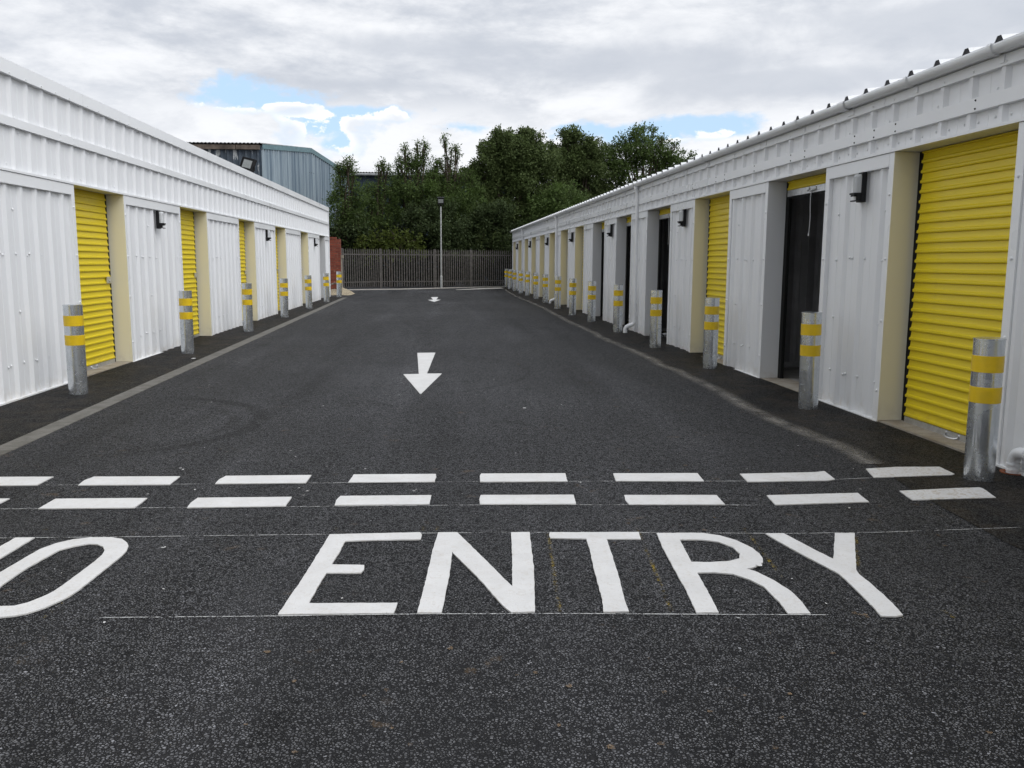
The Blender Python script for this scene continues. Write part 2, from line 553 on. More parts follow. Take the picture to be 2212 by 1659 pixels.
# ------------------------------------------------------------------ world and light
SUN_EL, SUN_AZ = math.radians(44), math.radians(132)     # azimuth clockwise from +Y
w = bpy.data.worlds.new('World'); SC.world = w; w.use_nodes = True
t = NT('', True)
tc = t.n('ShaderNodeTexCoord'); D = tc.outputs['Generated']
dx, dy, dz = t.sep(D)
hy = t.math('SQRT', t.math('ADD', t.math('MULTIPLY', dx, dx), t.math('MULTIPLY', dy, dy)))
AZ = t.math('ARCTAN2', dx, dy)                 # 0 along the lane, + to the right
EL = t.math('DIVIDE', dz, t.math('MAXIMUM', hy, .05))
zc = t.math('ADD', t.math('MAXIMUM', dz, 0.0), .16)
PX = t.math('DIVIDE', dx, zc); PY = t.math('DIVIDE', dy, zc)
PV = t.comb(PX, PY, 3.7)
mpv = t.n('ShaderNodeMapping'); t.l(PV, mpv.inputs[0]); mpv.inputs['Scale'].default_value = (.75, 1.25, 1)
n1 = t.noise(mpv.outputs[0], 1.15, 7, .52, .35)
n2 = t.noise(mpv.outputs[0], 3.2, 5, .55, .2)
# direction-space noise for cumulus edges
CV = t.comb(AZ, EL, 1.3)
mc = t.n('ShaderNodeMapping'); t.l(CV, mc.inputs[0]); mc.inputs['Scale'].default_value = (1, 1.5, 1)
ne = t.noise(mc.outputs[0], 26, 8, .62)
nw = t.noise(mc.outputs[0], 8, 7, .58, .3)
mb = t.n('ShaderNodeMapping'); t.l(CV, mb.inputs[0]); mb.inputs['Scale'].default_value = (1, 2.6, 1); mb.inputs['Location'].default_value = (4.2, .7, 0)
nb = t.noise(mb.outputs[0], 3.4, 10, .60, .35)
nf = t.noise(mb.outputs[0], 11, 8, .64, .2)


def blob(px, py, rx, ry):
    """elliptic patch of sky: centre and radii"""
    a = t.math('DIVIDE', t.math('SUBTRACT', AZ, math.atan((px - 962) / 1860.0)), rx / 1860.0)
    e = t.math('DIVIDE', t.math('SUBTRACT', EL, (558 - py) / 1860.0), ry / 1860.0)
    return t.math('SUBTRACT', 1.0, t.math('SQRT', t.math('ADD', t.math('MULTIPLY', a, a), t.math('MULTIPLY', e, e))))


def union(bl):
    r = bl[0]
    for q in bl[1:]: r = t.math('MAXIMUM', r, q)
    return r


def centred(n, k): return t.math('MULTIPLY', t.math('SUBTRACT', n, .5), k)


gap = union([blob(580, 240, 220, 44), blob(700, 285, 150, 56), blob(800, 262, 190, 26), blob(1000, 285, 130, 26), blob(1240, 288, 110, 34),
             blob(1545, 288, 130, 32), blob(1380, 300, 130, 28), blob(745, 318, 70, 50)])
gapm = t.maprange(t.math('ADD', gap, t.math('ADD', centred(ne, 1.5), centred(nw, 2.4))), .20, .72)
cum = union([blob(812, 302, 70, 52), blob(855, 288, 56, 42), blob(905, 300, 66, 40), blob(880, 350, 170, 70), blob(778, 290, 34, 26), blob(645, 302, 44, 34),
             blob(560, 312, 150, 62), blob(490, 292, 100, 36), blob(700, 378, 170, 50), blob(655, 262, 76, 18), blob(1540, 345, 150, 42), blob(1010, 345, 130, 46)])
cumm = t.maprange(t.math('ADD', cum, t.math('ADD', centred(ne, 1.9), centred(nw, 1.0))), .10, .26)
# stratocumulus: white with flat grey bellies
belly = union([blob(1350, 160, 620, 60), blob(1700, 205, 460, 48), blob(1000, 128, 320, 34), blob(2000, 110, 560, 80), blob(760, 205, 260, 20)])
bel = t.maprange(t.math('ADD', belly, t.math('ADD', centred(nw, 2.2), centred(nb, 2.0))), -.1, .9)
bright = t.maprange(t.math('ADD', t.math('MULTIPLY', nb, .74), t.math('MULTIPLY', nf, .40)), .44, .70)
low = t.maprange(EL, .20, .14)                 # cleaner white rim of cloud just above the gaps
bright = t.math('MAXIMUM', bright, t.math('MULTIPLY', low, t.maprange(nf, .3, .6, .55, 1.0)))
bright = t.math('MULTIPLY', bright, t.math('SUBTRACT', 1.0, t.math('MULTIPLY', bel, .80)))
cloud = t.mix(bright, (5.2, 5.55, 6.2), (8.45, 8.6, 8.9))
# thick bright cloud overhead and round the hidden sun
zen = t.maprange(dz, .35, .9, 1.0, 1.45)
sd = Vector((math.sin(SUN_AZ) * math.cos(SUN_EL), math.cos(SUN_AZ) * math.cos(SUN_EL), math.sin(SUN_EL)))
dt = t.n('ShaderNodeVectorMath', operation='DOT_PRODUCT'); t.l(D, dt.inputs[0]); dt.inputs[1].default_value = sd
glow = t.maprange(dt.outputs['Value'], .45, 1.0, 1.0, 2.3)
# the side of the sky away from the sun and behind the viewer is duller
back = t.maprange(dy, .2, -.7, 1.0, .62)
gain = t.math('MULTIPLY', t.math('MULTIPLY', zen, glow), back)
cl = t.n('ShaderNodeVectorMath', operation='SCALE'); t.l(cloud, cl.inputs[0]); t.l(gain, cl.inputs['Scale'])
shade = t.maprange(t.math('ADD', t.math('MULTIPLY', cum, .9), t.math('ADD', centred(nw, 2.2), centred(ne, 1.0))), .15, .75)
ccol = t.mix(t.math('MULTIPLY', shade, .8), (9.7, 9.75, 9.8), (6.9, 7.3, 8.0))
sky = t.n('ShaderNodeTexSky', sky_type='NISHITA'); sky.sun_disc = False
sky.sun_elevation = SUN_EL; sky.sun_rotation = SUN_AZ; sky.air_density = 1.0; sky.dust_density = .6; sky.ozone_density = 1.4
skyc = t.mix(.72, sky.outputs[0], (5.5, 7.6, 10.2))
c = t.mix(gapm, cl.outputs[0], skyc)
c = t.mix(t.math('MULTIPLY', cumm, gapm), c, ccol)
bg = t.n('ShaderNodeBackground'); t.l(c, bg.inputs[0]); bg.inputs[1].default_value = .088
out = t.n('ShaderNodeOutputWorld'); t.l(bg.outputs[0], out.inputs[0])

sl = bpy.data.lights.new('sun', 'SUN'); so = bpy.data.objects.new('sun', sl); COL.objects.link(so)
sl.energy = .80; sl.angle = math.radians(42); sl.color = (1.0, .965, .91)
so.rotation_euler = (PI / 2 - SUN_EL, 0, PI - SUN_AZ)
so.location = (20, -10, 30)

# ------------------------------------------------------------------ ground
g = MB(); g.poly([(-400, -300, 0), (400, -300, 0), (400, 700, 0), (-400, 700, 0)])
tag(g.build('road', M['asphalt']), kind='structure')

RIGHT_LINE = [(1082, 620), (1113, 640), (1147, 653), (1186, 671), (1228, 695), (1270, 713), (1311, 734), (1361, 754.6), (1425, 785), (1516, 827), (1568, 851.4), (1631, 889.6), (1690, 914), (1759, 942), (1828, 973), (1895, 1003)]
rl = [gnd(*q, .004) for q in RIGHT_LINE]
# right-hand apron: from the dust band to the building
rnd = random.Random(3)
a = MB()
inner = [Vector((p.x + rnd.uniform(-.03, .03), p.y, .004)) for p in rl] + [Vector((3.05, 5.2, .004)), Vector((3.0, 4.2, .004)), Vector((3.2, 2.5, .004)), Vector((3.3, -3, .004))]
outer = [Vector((4.4, p.y, .004)) for p in inner]
a.sheet(inner, outer)
tag(a.build('pavement', M['apron']), kind='structure')
a = MB()
a.sheet([(-3.55, -3, .004), (-3.55, 5, .004), (-3.60, 12, .004), (-3.72, 20, .004), (-3.9, 34, .004)], [(-4.8, -3, .004), (-4.8, 5, .004), (-4.8, 12, .004), (-4.8, 20, .004), (-4.8, 34, .004)])
tag(a.build('pavement', M['apron']), kind='structure')


def ribbon(name, pts, width, mat, z, step=.25, jitter=0.0, parent=None):
    pts = [Vector((p[0], p[1], z)) for p in pts]
    P = []
    for p, q in zip(pts[:-1], pts[1:]):
        k = max(1, int((q - p).length / step))
        for i in range(k): P.append(p.lerp(q, i / k))
    P.append(pts[-1])
    L, C, R = [], [], []
    for i, p in enumerate(P):
        d = (P[min(i + 1, len(P) - 1)] - P[max(0, i - 1)]).normalized()
        s = Vector((-d.y, d.x, 0)); wd = width if not callable(width) else width(i / len(P))
        j = rnd.uniform(-jitter, jitter)
        L.append(p + s * (wd / 2 + j)); R.append(p - s * (wd / 2 - j)); C.append(p + s * j)
    m = MB(); m.sheet(L, C); m.sheet(C, R)
    o = m.build(name, mat, parent)
    at = o.data.attributes.new('across', 'FLOAT', 'POINT')
    k = len(P)
    at.data.foreach_set('value', [0.0] * k + [1.0] * k + [1.0] * k + [0.0] * k)
    return o


tag(ribbon('dust', rl, lambda u: .17 + .13 * u, M['dust'], .008, .3, .04), kind='stuff', label='pale dust line left along the tarmac joint beside the bollards', cat='dust')

# ------------------------------------------------------------------ slot drain along the left
d0, d1 = Vector((-3.38, -3.0, 0)), Vector((-3.94, 34.0, 0))
pn = gnd(0, 975); pf = gnd(745, 643)
dirv = (pf - pn).normalized()
d0 = pn - dirv * 10; L = (pf - d0).length
m = MB(); m.box((-.088, 0, -.05), (.088, L, .006))
dr = m.build('slot_drain', M['drain'], None, loc=d0, rot=(0, 0, math.atan2(dirv.y, dirv.x) - PI / 2))
tag(dr, 'grey concrete slot drain running straight along the lane edge', 'drain')

# ------------------------------------------------------------------ painted markings
ZP = .0085


def densify(poly, step=.03, jit=.0016):
    o = []
    k = len(poly)
    for i in range(k):
        p, q = poly[i], poly[(i + 1) % k]
        n = max(1, int((q - p).length / step))
        for j in range(n):
            r = p.lerp(q, j / n)
            o.append(Vector((r.x + rnd.uniform(-jit, jit), r.y + rnd.uniform(-jit, jit), r.z)))
    return o


def flat(name, loops, mat, parent=None):
    loops = [densify([Vector((p[0], p[1], ZP)) for p in lp]) for lp in loops]
    flatv = [v for lp in loops for v in lp]
    c = sum(flatv, Vector()) / len(flatv)
    c.z = 0
    tri = tessellate_polygon(loops)
    me = bpy.data.meshes.new(name)
    V = [tuple(v - c) for v in flatv]
    FC = []
    for q in tri:
        a, b, e = [Vector(V[i]) for i in q]
        FC.append(q if (b - a).cross(e - a).z > 0 else tuple(reversed(q)))
    # thickness of the thermoplastic: a skirt down to the tarmac
    n = 0; base = len(V)
    V += [(v[0], v[1], .002) for v in V]
    for lp in loops:
        k = len(lp)
        for i in range(k):
            j = (i + 1) % k
            FC.append((n + i, n + j, base + n + j, base + n + i))
        n += k
    me.from_pydata(V, [], FC); me.materials.append(mat); me.update()
    o = bpy.data.objects.new(name, me); COL.objects.link(o)
    o.location = c
    if parent:
        o.parent = parent; o.location = c - parent.location
    return o


def px(org, s, pts):
    return [gnd((org[0] + x / s) / 1.6492, (org[1] + y / s) / 1.6492) for x, y in pts]


A_, B_, C_, D_ = ((950, 1860), 2.0), ((1900, 1860), 2.0), ((2600, 1860), 3.16), ((0, 1860), 4.0)
Ew = px(*A_, [(450, 97), (1095, 82), (1107, 100), (1098, 128), (1088, 133), (750, 138), (560, 145), (520, 220), (465, 312), (697, 316), (694, 345), (672, 373), (425, 373), (360, 480), (300, 590), (930, 587), (922, 625), (905, 660), (80, 669), (250, 420)])
Nw = px(*A_, [(1222, 83), (1358, 82), (1560, 280), (1748, 468), (1750, 300), (1743, 82), (1873, 80), (1905, 340), (1912, 650), (1742, 654), (1680, 605), (1500, 400), (1322, 222), (1300, 400), (1247, 658), (1072, 657), (1130, 440), (1180, 220)])
Tw = px(*B_, [(118, 82), (752, 80), (768, 130), (522, 130), (560, 240), (610, 400), (660, 600), (680, 648), (500, 652), (490, 560), (430, 340), (400, 200), (378, 128), (122, 122), (112, 100)])
Rw = px(*B_, [(878, 88), (1200, 86), (1330, 105), (1450, 140), (1560, 195), (1610, 235), (1632, 268), (1634, 296), (1612, 318), (1570, 332), (1518, 343), (1562, 354), (1600, 368), (1720, 430), (1830, 500), (1900, 565), (1975, 662), (1815, 665), (1750, 580), (1640, 470), (1540, 420), (1420, 380), (1290, 368), (1168, 370), (1240, 500), (1322, 655), (1160, 657), (1090, 500), (1000, 340), (920, 190)])
Rh = px(*B_, [(1045, 135), (1200, 135), (1320, 150), (1420, 190), (1470, 235), (1468, 268), (1400, 287), (1260, 296), (1125, 293), (1090, 225)])
Yw = px(*C_, [(400, 143), (600, 140), (700, 190), (950, 325), (1165, 430), (1170, 330), (1183, 140), (1405, 140), (1410, 330), (1425, 560), (1460, 605), (1600, 720), (1800, 900), (1950, 1065), (1870, 1080), (1700, 1075), (1600, 960), (1420, 780), (1230, 600), (1080, 520), (850, 400), (560, 240)])
Oo = px(*D_, [(0, 740), (300, 560), (560, 410), (800, 320), (1050, 265), (1300, 237), (1600, 235), (1740, 260), (1810, 310), (1828, 360), (1800, 430), (1700, 535), (1550, 650), (1300, 850), (1150, 970), (1000, 1075), (850, 1150), (640, 1245), (400, 1320), (200, 1360), (0, 1382), (-250, 1388), (-520, 1372), (-680, 1320), (-700, 1230), (-600, 1130), (-300, 930)])
Oi = px(*D_, [(0, 1222), (200, 1215), (400, 1170), (600, 1090), (760, 1010), (950, 880), (1150, 730), (1350, 580), (1450, 490), (1495, 420), (1470, 370), (1390, 335), (1270, 328), (1050, 365), (850, 420), (600, 555), (400, 670), (200, 800), (0, 945), (-180, 1070), (-250, 1150), (-200, 1205)])
shift = px(*D_, [(500, 237)])[0] - px(*A_, [(1873, 80)])[0]
N2 = [p + shift for p in Nw]
wd = empty('painted_word', gnd(600, 1330) * 1.0)
tag(wd, 'white road lettering reading NO ENTRY across the lane mouth', 'road marking')
for nm, lp in (('N', [N2]), ('O', [Oo, Oi]), ('E', [Ew]), ('N', [Nw]), ('T', [Tw]), ('R', [Rw, Rh]), ('Y', [Yw])):
    o = flat('letter', lp, M['paint'], wd)
    if nm == 'O': o['label'] = 'rounded letter O cut by the picture edge'

E1, F1_, G1, H1 = ((0, 1640), 2.0), ((1000, 1640), 2.0), ((2000, 1640), 2.0), ((2900, 1560), 2.957)
row1 = [(E1, [(-300, 127), (380, 124), (265, 184), (-420, 190)]), (E1, [(670, 124), (1283, 121), (1210, 180), (558, 184), (600, 150)]), (E1, [(1610, 118), (2220, 112), (2180, 168), (1532, 174), (1560, 145)]),
        (F1_, [(522, 108), (1107, 104), (1107, 125), (1095, 160), (482, 163)]), (F1_, [(1428, 102), (2028, 99), (2042, 157), (1420, 160), (1418, 120)]), (G1, [(368, 100), (968, 98), (1016, 156), (388, 154)]),
        (G1, [(1272, 103), (1800, 92), (1875, 84), (1948, 142), (1900, 151), (1325, 160)]), (H1, [(545, 335), (880, 316), (1320, 315), (1480, 390), (1450, 400), (630, 428)])]
row2 = [(E1, [(-700, 290), (70, 280), (-10, 320), (-820, 330)]), (E1, [(395, 282), (1052, 276), (960, 346), (275, 352)]), (E1, [(1410, 275), (2080, 268), (2035, 333), (1335, 345), (1360, 310)]),
        (F1_, [(425, 262), (1073, 256), (1060, 320), (385, 328), (395, 295)]), (F1_, [(1425, 255), (2088, 253), (2104, 318), (1420, 320), (1416, 280)]), (G1, [(447, 255), (1105, 255), (1165, 322), (482, 322), (455, 290)]),
        (G1, [(1462, 257), (2110, 240), (2190, 303), (1525, 325)]), (H1, [(900, 570), (1500, 540), (1740, 533), (1780, 545), (1915, 640), (1040, 665), (990, 635)])]
ordn = ['first', 'second', 'third', 'fourth', 'fifth', 'sixth', 'seventh', 'eighth']
for rname, row in (('upper', row1), ('lower', row2)):
    for i, (org, pts) in enumerate(row):
        o = flat('painted_dash', [px(*org, pts)], M['paint'])
        k = len(row) - 1 - i
        if k == 0:
            lb = 'grubby white dash nearest the front bollard, %s row of broken line' % rname
        else:
            lb = 'white dash, %s from the front right bollard in the %s broken line' % (ordn[k], rname)
        tag(o, lb, 'road marking', 'dashes of the double broken line')
ar = flat('painted_arrow', [px((1300, 1200), 5.53, [(1033, 325), (1388, 320), (1222, 735), (1515, 733), (1105, 1135), (1085, 1130), (757, 748), (1062, 742)])], M['paint'])
tag(ar, 'large white arrow in mid lane pointing towards the lettering', 'road marking', 'arrows painted in the lane')
ar = flat('painted_arrow', [px((1400, 680), 3.77, [(510, 1430), (608, 1428), (580, 1462), (638, 1465), (553, 1492), (470, 1467), (540, 1463)])], M['paint'])
tag(ar, 'small white arrow far up the lane near the lamp post', 'road marking', 'arrows painted in the lane')
for lb, pts in (('thin white chalk line under the upper row of dashes', [(-60, 1050.5), (300, 1048.5), (640, 1045.5), (1100, 1041.5), (1600, 1041), (1770, 1039), (1900, 1033)]),
                ('thin white chalk line under the lower row of dashes', [(-60, 1102), (320, 1099), (640, 1096.5), (1100, 1092), (1650, 1093)]),
                ('thin white chalk line along the tops of the letters', [(-60, 1165), (300, 1161.5), (720, 1156), (1100, 1152), (1420, 1153), (1700, 1154.5), (1900, 1152), (2100, 1145), (2240, 1140)]),
                ('thin white chalk line along the feet of the letters', [(215, 1337), (600, 1333.5), (900, 1329), (1200, 1328), (1560, 1330), (1790, 1331)])):
    o = ribbon('chalk_line', [gnd(*q) for q in pts],   .007, M['chalk'], .0065, .2)
    tag(o, lb, 'chalk line', 'white setting-out lines')
for lb, p, q in (('yellow chalk dash above the E', (716, 1156), (726, 1143)), ('yellow chalk dash above the gap of E and N', (914, 1149), (917, 1139)),
                 ('yellow chalk dash above the left stroke of N', (944, 1150), (946, 1138)), ('yellow chalk guide between N and T', (1184, 1155), (1209, 1324)),
                 ('yellow chalk guide between T and R', (1376, 1142), (1452, 1326)), ('yellow chalk guide beside the curve of R', (1606, 1142), (1690, 1250)),
                 ('yellow chalk edge on the right arm of Y', (1849, 1160), (1855, 1243)), ('yellow chalk dash at the foot of Y', (1950, 1335), (1965, 1346)),
                 ('yellow chalk dash under the O', (95, 1338), (135, 1304)), ('yellow chalk dash right of the Y', (2035, 1320), (2062, 1338)),
                 ('yellow chalk dash above the O', (88, 1150), (103, 1145))):
    o = ribbon('chalk_mark', [gnd(*p), gnd(*q)], .028, M['ychalk'], .0065, .05)
    tag(o, lb, 'chalk mark', 'yellow setting-out marks')
# flecks of spilt white paint and litter crumbs
m = MB()
for k in range(104):
    if k < 36: x, y = rnd.uniform(60, 2000), rnd.uniform(1005, 1110)
    elif k < 50: x, y = rnd.uniform(100, 1950), rnd.uniform(1150, 1345)
    elif k < 88: x, y = rnd.uniform(250, 1900), rnd.uniform(700, 1010)
    else: x, y = rnd.uniform(700, 1350), rnd.uniform(655, 760)
    c = gnd(x, y, .007 if k % 3 else .011); r = rnd.uniform(.0025, .007) * (1 + .045 * c.y); an = rnd.uniform(0, PI)
    e = rnd.uniform(.35, 1)
    pts = [c + Vector((math.cos(an) * r * 1.5 * math.cos(q) - math.sin(an) * r * e * math.sin(q), math.sin(an) * r * 1.5 * math.cos(q) + math.cos(an) * r * e * math.sin(q), 0)) * rnd.uniform(.7, 1.2) for q in [i * PI / 3 for i in range(6)]]
    m.poly(pts)
for (x, y, r) in ((418, 774, .022), (335, 748, .012), (1133, 881, .012), (1640, 1220, .01)):
    c = gnd(x, y, .012)
    m.poly([c + Vector((math.cos(q) * r * 1.6, math.sin(q) * r * 2, 0)) for q in [i * PI / 3 for i in range(6)]])
tag(m.build('paint_flecks', M['paint']), 'scattered flecks of white paint on the tarmac', 'paint flecks', kind='stuff')
# clay crumbs pressed into the tarmac
m = MB()
for k in range(58):
    if k < 24: x, y = rnd.uniform(500, 2100), rnd.uniform(1350, 1640)
    elif k < 50: x, y = rnd.uniform(1300, 2050), rnd.uniform(1000, 1200)
    else:
        x, y = rnd.choice([(860, 1428), (895, 1430), (625, 1420), (1860, 1330), (1850, 1325), (845, 1575), (1665, 1615), (2140, 1580)]); x += rnd.uniform(-14, 14); y += rnd.uniform(-4, 4)
    c = gnd(x, y, .006); r = rnd.uniform(.006, .016)
    pts = [c + Vector((math.cos(q) * r * rnd.uniform(.5, 1.4), math.sin(q) * r * rnd.uniform(.5, 1.3), 0)) for q in [i * PI / 4 for i in range(8)]]
    m.poly(pts)
M['clay'] = mat_ragged('clay_smear', (.21, .15, .09), (.15, .10, .06), 130, .52, .72, amount=.75)
tag(m.build('clay_smears', M['clay']), 'small ochre clay smears trodden into the tarmac', 'clay smears', kind='stuff')

# ------------------------------------------------------------------ storage buildings
def corr(u0, u1, pitch, h, top, base, start=0.0):
    """profile points (u, w) of trapezoid ribbed sheet"""
    P = [(u0, 0.0)]
    u = u0 + start
    while u + base < u1:
        s = (base - top) / 2
        P += [(u, 0), (u + s, h), (u + s + top, h), (u + base, 0)]
        q = u + base + (pitch - base) / 2
        if q + .01 < u1: P += [(q - .006, 0), (q, .003), (q + .006, 0)]
        u += pitch
    P.append((u1, 0.0))
    return P


class Wing:
    def __init__(self, sgn, loc, rot, H, name, label):
        self.s = sgn
        self.H = H
        self.root = empty(name, loc, rot)
        tag(self.root, label, 'storage building')
        self.mat = Matrix.Translation(loc) @ Euler(rot).to_matrix().to_4x4()

    def P(self, u, w, z): return (self.s * w, u, z)

    def box(self, m, u0, u1, w0, w1, z0, z1, mi=0): m.box(self.P(u0, w0, z0), self.P(u1, w1, z1), mi)

    def vsheet(self, m, prof, w, z0, z1, mi=0):
        m.sheet([self.P(u, w + q, z0) for u, q in prof], [self.P(u, w + q, z1) for u, q in prof], mi)

    def world(self, u, w, z): return self.mat @ Vector(self.P(u, w, z))

    def pier(self, u0, u1, pitch, ribh=.032, screws=True, rs=.05):
        H = self.H
        c = MB(); self.box(c, u0, u1, -.21, -.004, -.15, H - .001)
        o = c.build('pier', M['jamb'], self.root)
        m = MB()
        e = .085
        prof = corr(u0 + e - .03, u1 - e + .03, pitch, ribh, .04, .11, start=pitch * .36)
        self.vsheet(m, prof, .0, -.12, H - .10)
        nv = self.P(0, 1, 0)
        if screws:
            for z, jit in ((1.52, 0), (.36, .02), (1.98, .0), (.92, .0)):
                for i in range(4, len(prof) - 4):
                    pass
                u = u0 + e + pitch * .36 - .05
                k = 0
                while u < u1 - e:
                    if not (z in (1.98, .92) and k % 3): m.dome(self.P(u, .005, z + rnd.uniform(-.015, .015)), .0155, nv)
                    if z == .36 or z == 1.52:
                        if k % 2 == 0: m.dome(self.P(u + .055, .005, z + rnd.uniform(-.015, .015)), .0155, nv)
                    u += pitch * (.72 if k % 2 else 1.0); k += 1
        m.build('cladding', M['white'], o)
        fr = MB()
        self.box(fr, u0, u0 + e, -.012, .044, -.13, H - .002)
        self.box(fr, u1 - e, u1, -.012, .044, -.13, H - .002)
        self.box(fr, u0 + e, u1 - e, -.002, .046, H - .115, H - .004)
        self.box(fr, u0 + e, u1 - e, .0, .050, H - .125, H - .117)
        self.box(fr, u0, u1, -.012, .056, -.15, .018)
        if screws:
            for z in (.30, .95, 1.52, 2.1):
                fr.dome(self.P(u0 + e * .5, .044, z), .0155, nv); fr.dome(self.P(u1 - e * .5, .044, z), .0155, nv)
        fr.build('flashing', M['white_trim'], o)
        return o

    def door(self, u0, u1, opened=0.0, far_latch=True, near=False):
        """roller shutter between two piers; opened = drop of curtain below lintel when rolled up (0 = shut)"""
        H = self.H; W = -.185
        z0 = .075 if not opened else H - opened
        c = MB()
        p = .088; prof = []
        z = z0
        while z < H - .005:
            for dz_, w_ in ((0, .0), (.005, .017), (.014, .020), (.027, .019), (.037, .007), (.060, .003)):
                if z + dz_ < H: prof.append((z + dz_, W + w_))
            z += p
        prof.append((H, W))
        a0, a1 = u0 + .085, u1 - .085
        A = [self.P(a0, w_, z_) for z_, w_ in prof]; B = [self.P(a1, w_, z_) for z_, w_ in prof]
        c.sheet(A, B)
        o = c.build('roller_door', M['yellow'], self.root)
        if opened: o['label'] = 'rolled up yellow shutter, open doorway below'
        r = MB(); self.box(r, a0 + .004, a1 - .004, W - .012, W + .014, z0 - .075, z0 - .001)
        if not opened: pass
        r.build('bottom_rail', M['alu'], o)
        b = MB(); self.box(b, a0, a1, W - .01, W + .006, z0 - .093, z0 - .076)
        b.build('rubber_seal', M['blackrail'], o)
        for (q0, q1) in ((u0 + .005, u0 + .10), (u1 - .10, u1 - .005)):
            gm = MB(); self.box(gm, q0, q1, -.23, W - .006 , -.05, H - .002)
            gm.build('guide', M['blackrail'], o)
        for (q0, q1) in ((u0, u0 + .004), (u1 - .004, u1)):
            jm = MB(); self.box(jm, q0, q1, -.209, .0435, -.1, H - .003)
            jm.build('door_jamb', M['jamb'] if opened else M['cream'], self.root)
        # folded handle on the bottom rail
        h = MB(); uc = (u0 + u1) / 2
        zz = z0 - .04
        pts = [self.P(uc - .09, W + .015, zz), self.P(uc - .08, W + .035, zz - .008), self.P(uc, W + .042, zz - .014), self.P(uc + .08, W + .035, zz - .008), self.P(uc + .09, W + .015, zz)]
        h.tube(pts, .009, 8)
        h.tube([self.P(uc - .09, W + .014, zz + .014), self.P(uc - .09, W + .024, zz + .014)], .016, 8)
        h.tube([self.P(uc + .09, W + .014, zz + .014), self.P(uc + .09, W + .024, zz + .014)], .016, 8)
        h.build('handle', M['alu'], o)
        if not opened and far_latch:
            l = MB(); self.box(l, u1 - .245, u1 - .095, W + .02, W + .032, 1.145, 1.235)
            self.box(l, u1 - .21, u1 - .13, W + .032, W + .040, 1.178, 1.192)
            l.tube([self.P(u1 - .17, W + .03, 1.17), self.P(u1 - .17, W + .05, 1.17)], .012, 8)
            l.build('latch', M['alu'], o)
        if opened:
            k = MB()
            q = [self.P(uc + .02 + .01 * math.sin(i * .9), W + .02, z0 - .06 - i * .06) for i in range(9)]
            k.tube(q, .004, 6); k.tube([q[-1], (q[-1][0], q[-1][1], q[-1][2] - .03)], .009, 6)
            k.build('pull_cord', M['pvc'], o)
        # concrete threshold
        s = MB(); self.box(s, u0 - .0, u1 + .0, -.30, .035, -.12, .022)
        s.build('threshold', M['sill'], self.root)
        return o

    def elbow(self, u, w):
        pass


# ---- right-hand building
WR = Wing(-1, (4.17, 0, .016), (-.0026, 0, .0118), 2.475, 'storage_building', 'long low white storage building with gutter and dark open doorways, right of lane')
near_e = [-4.35, -1.40, 1.55, 4.58, 7.63, 10.589, 13.63, 16.72, 19.60, 22.55, 25.42, 28.355, 31.20, 34.079, 37.0, 39.87, 42.9, 45.65]
far_e = [-2.95, 0.0, 2.95, 5.964, 8.99, 11.995, 15.06, 18.11, 21.0, 23.97, 26.84, 29.75, 32.6, 35.45, 38.4, 41.28, 44.3, 46.3]
for i, (u0, u1) in enumerate(zip(near_e, far_e)):
    WR.pier(u0, u1, .345, screws=i > 2 and i < 14)
openR = {5: .115, 7: .10, 8: .12, 9: .16}          # door before pier index
for i in range(1, len(near_e)):
    WR.door(far_e[i - 1], near_e[i], openR.get(i, 0.0), far_latch=False)
uA, uB = -4.35, 46.3
# fascia sheet and its trims
m = MB(); prof = corr(uA, uB - .03, .383, .036, .045, .095, start=.16)
WR.vsheet(m, prof, .0, 2.48, 2.96)
nv = WR.P(0, 1, 0)
u = uA + .16 + .383
k = 0
while u < 30:
    m.dome(WR.P(u + .15, .002, 2.565), .011, nv); m.dome(WR.P(u - .03, .002, 2.555), .011, nv)
    if k % 2 == 0: m.dome(WR.P(u + .15, .002, 2.77), .011, nv)
    u += .383; k += 1
m.build('fascia', M['white'], WR.root)
m = MB(); WR.box(m, uA, uB, -.21, -.004, 2.476, 2.985); m.build('lintel', M['jamb'], WR.root)
m = MB(); WR.box(m, uA - .01, uB + .01, .0, .056, 2.476, 2.503); m.build('drip_trim', M['white_trim'], WR.root)
m = MB(); WR.box(m, uA, uB - .02, .002, .052, 2.632, 2.735)
u = uA + .5
while u < 30:
    for zz in (2.652, 2.715): m.dome(WR.P(u, .052, zz), .009, nv, 1)
    u += 1.15 if int(u * 3) % 2 else .38
m.build('trim_band', [M['white_trim'], M['black']], WR.root)
m = MB()
u = uA
while u < uB:
    e = min(u + 3.05, uB); WR.box(m, u + .004, e - .004, .0, .050, 2.905, 2.985)
    q = u + .2
    while q < e - .1 and q < 30:
        m.dome(WR.P(q, .050, 2.932), .010, nv); q += .383
    u = e
m.build('eaves_trim', M['white_trim'], WR.root)
# gutter: half round with unions and brackets
m = MB(); gc_w, gc_z, gr = .108, 3.035, .052
arc = [(gc_w + gr * math.cos(a_), gc_z + gr * math.sin(a_)) for a_ in [PI + PI * i / 10 for i in range(11)]]
arc2 = [(gc_w + (gr - .006) * math.cos(a_), gc_z + (gr - .006) * math.sin(a_)) for a_ in [2 * PI - PI * i / 10 for i in range(11)]]
loop = arc + [(gc_w + gr, gc_z + .012), (gc_w + gr - .008, gc_z + .012)] + arc2 + [(gc_w - gr + .006, gc_z + .03), (gc_w - gr, gc_z + .03)]
ga, gb = uA - .1, uB + .25
m.sheet([WR.P(ga, w_, z_) for w_, z_ in loop], [WR.P(gb, w_, z_) for w_, z_ in loop], 0, True, close=True)
m.poly([WR.P(gb, w_, z_) for w_, z_ in arc]); m.poly([WR.P(ga, w_, z_) for w_, z_ in arc])
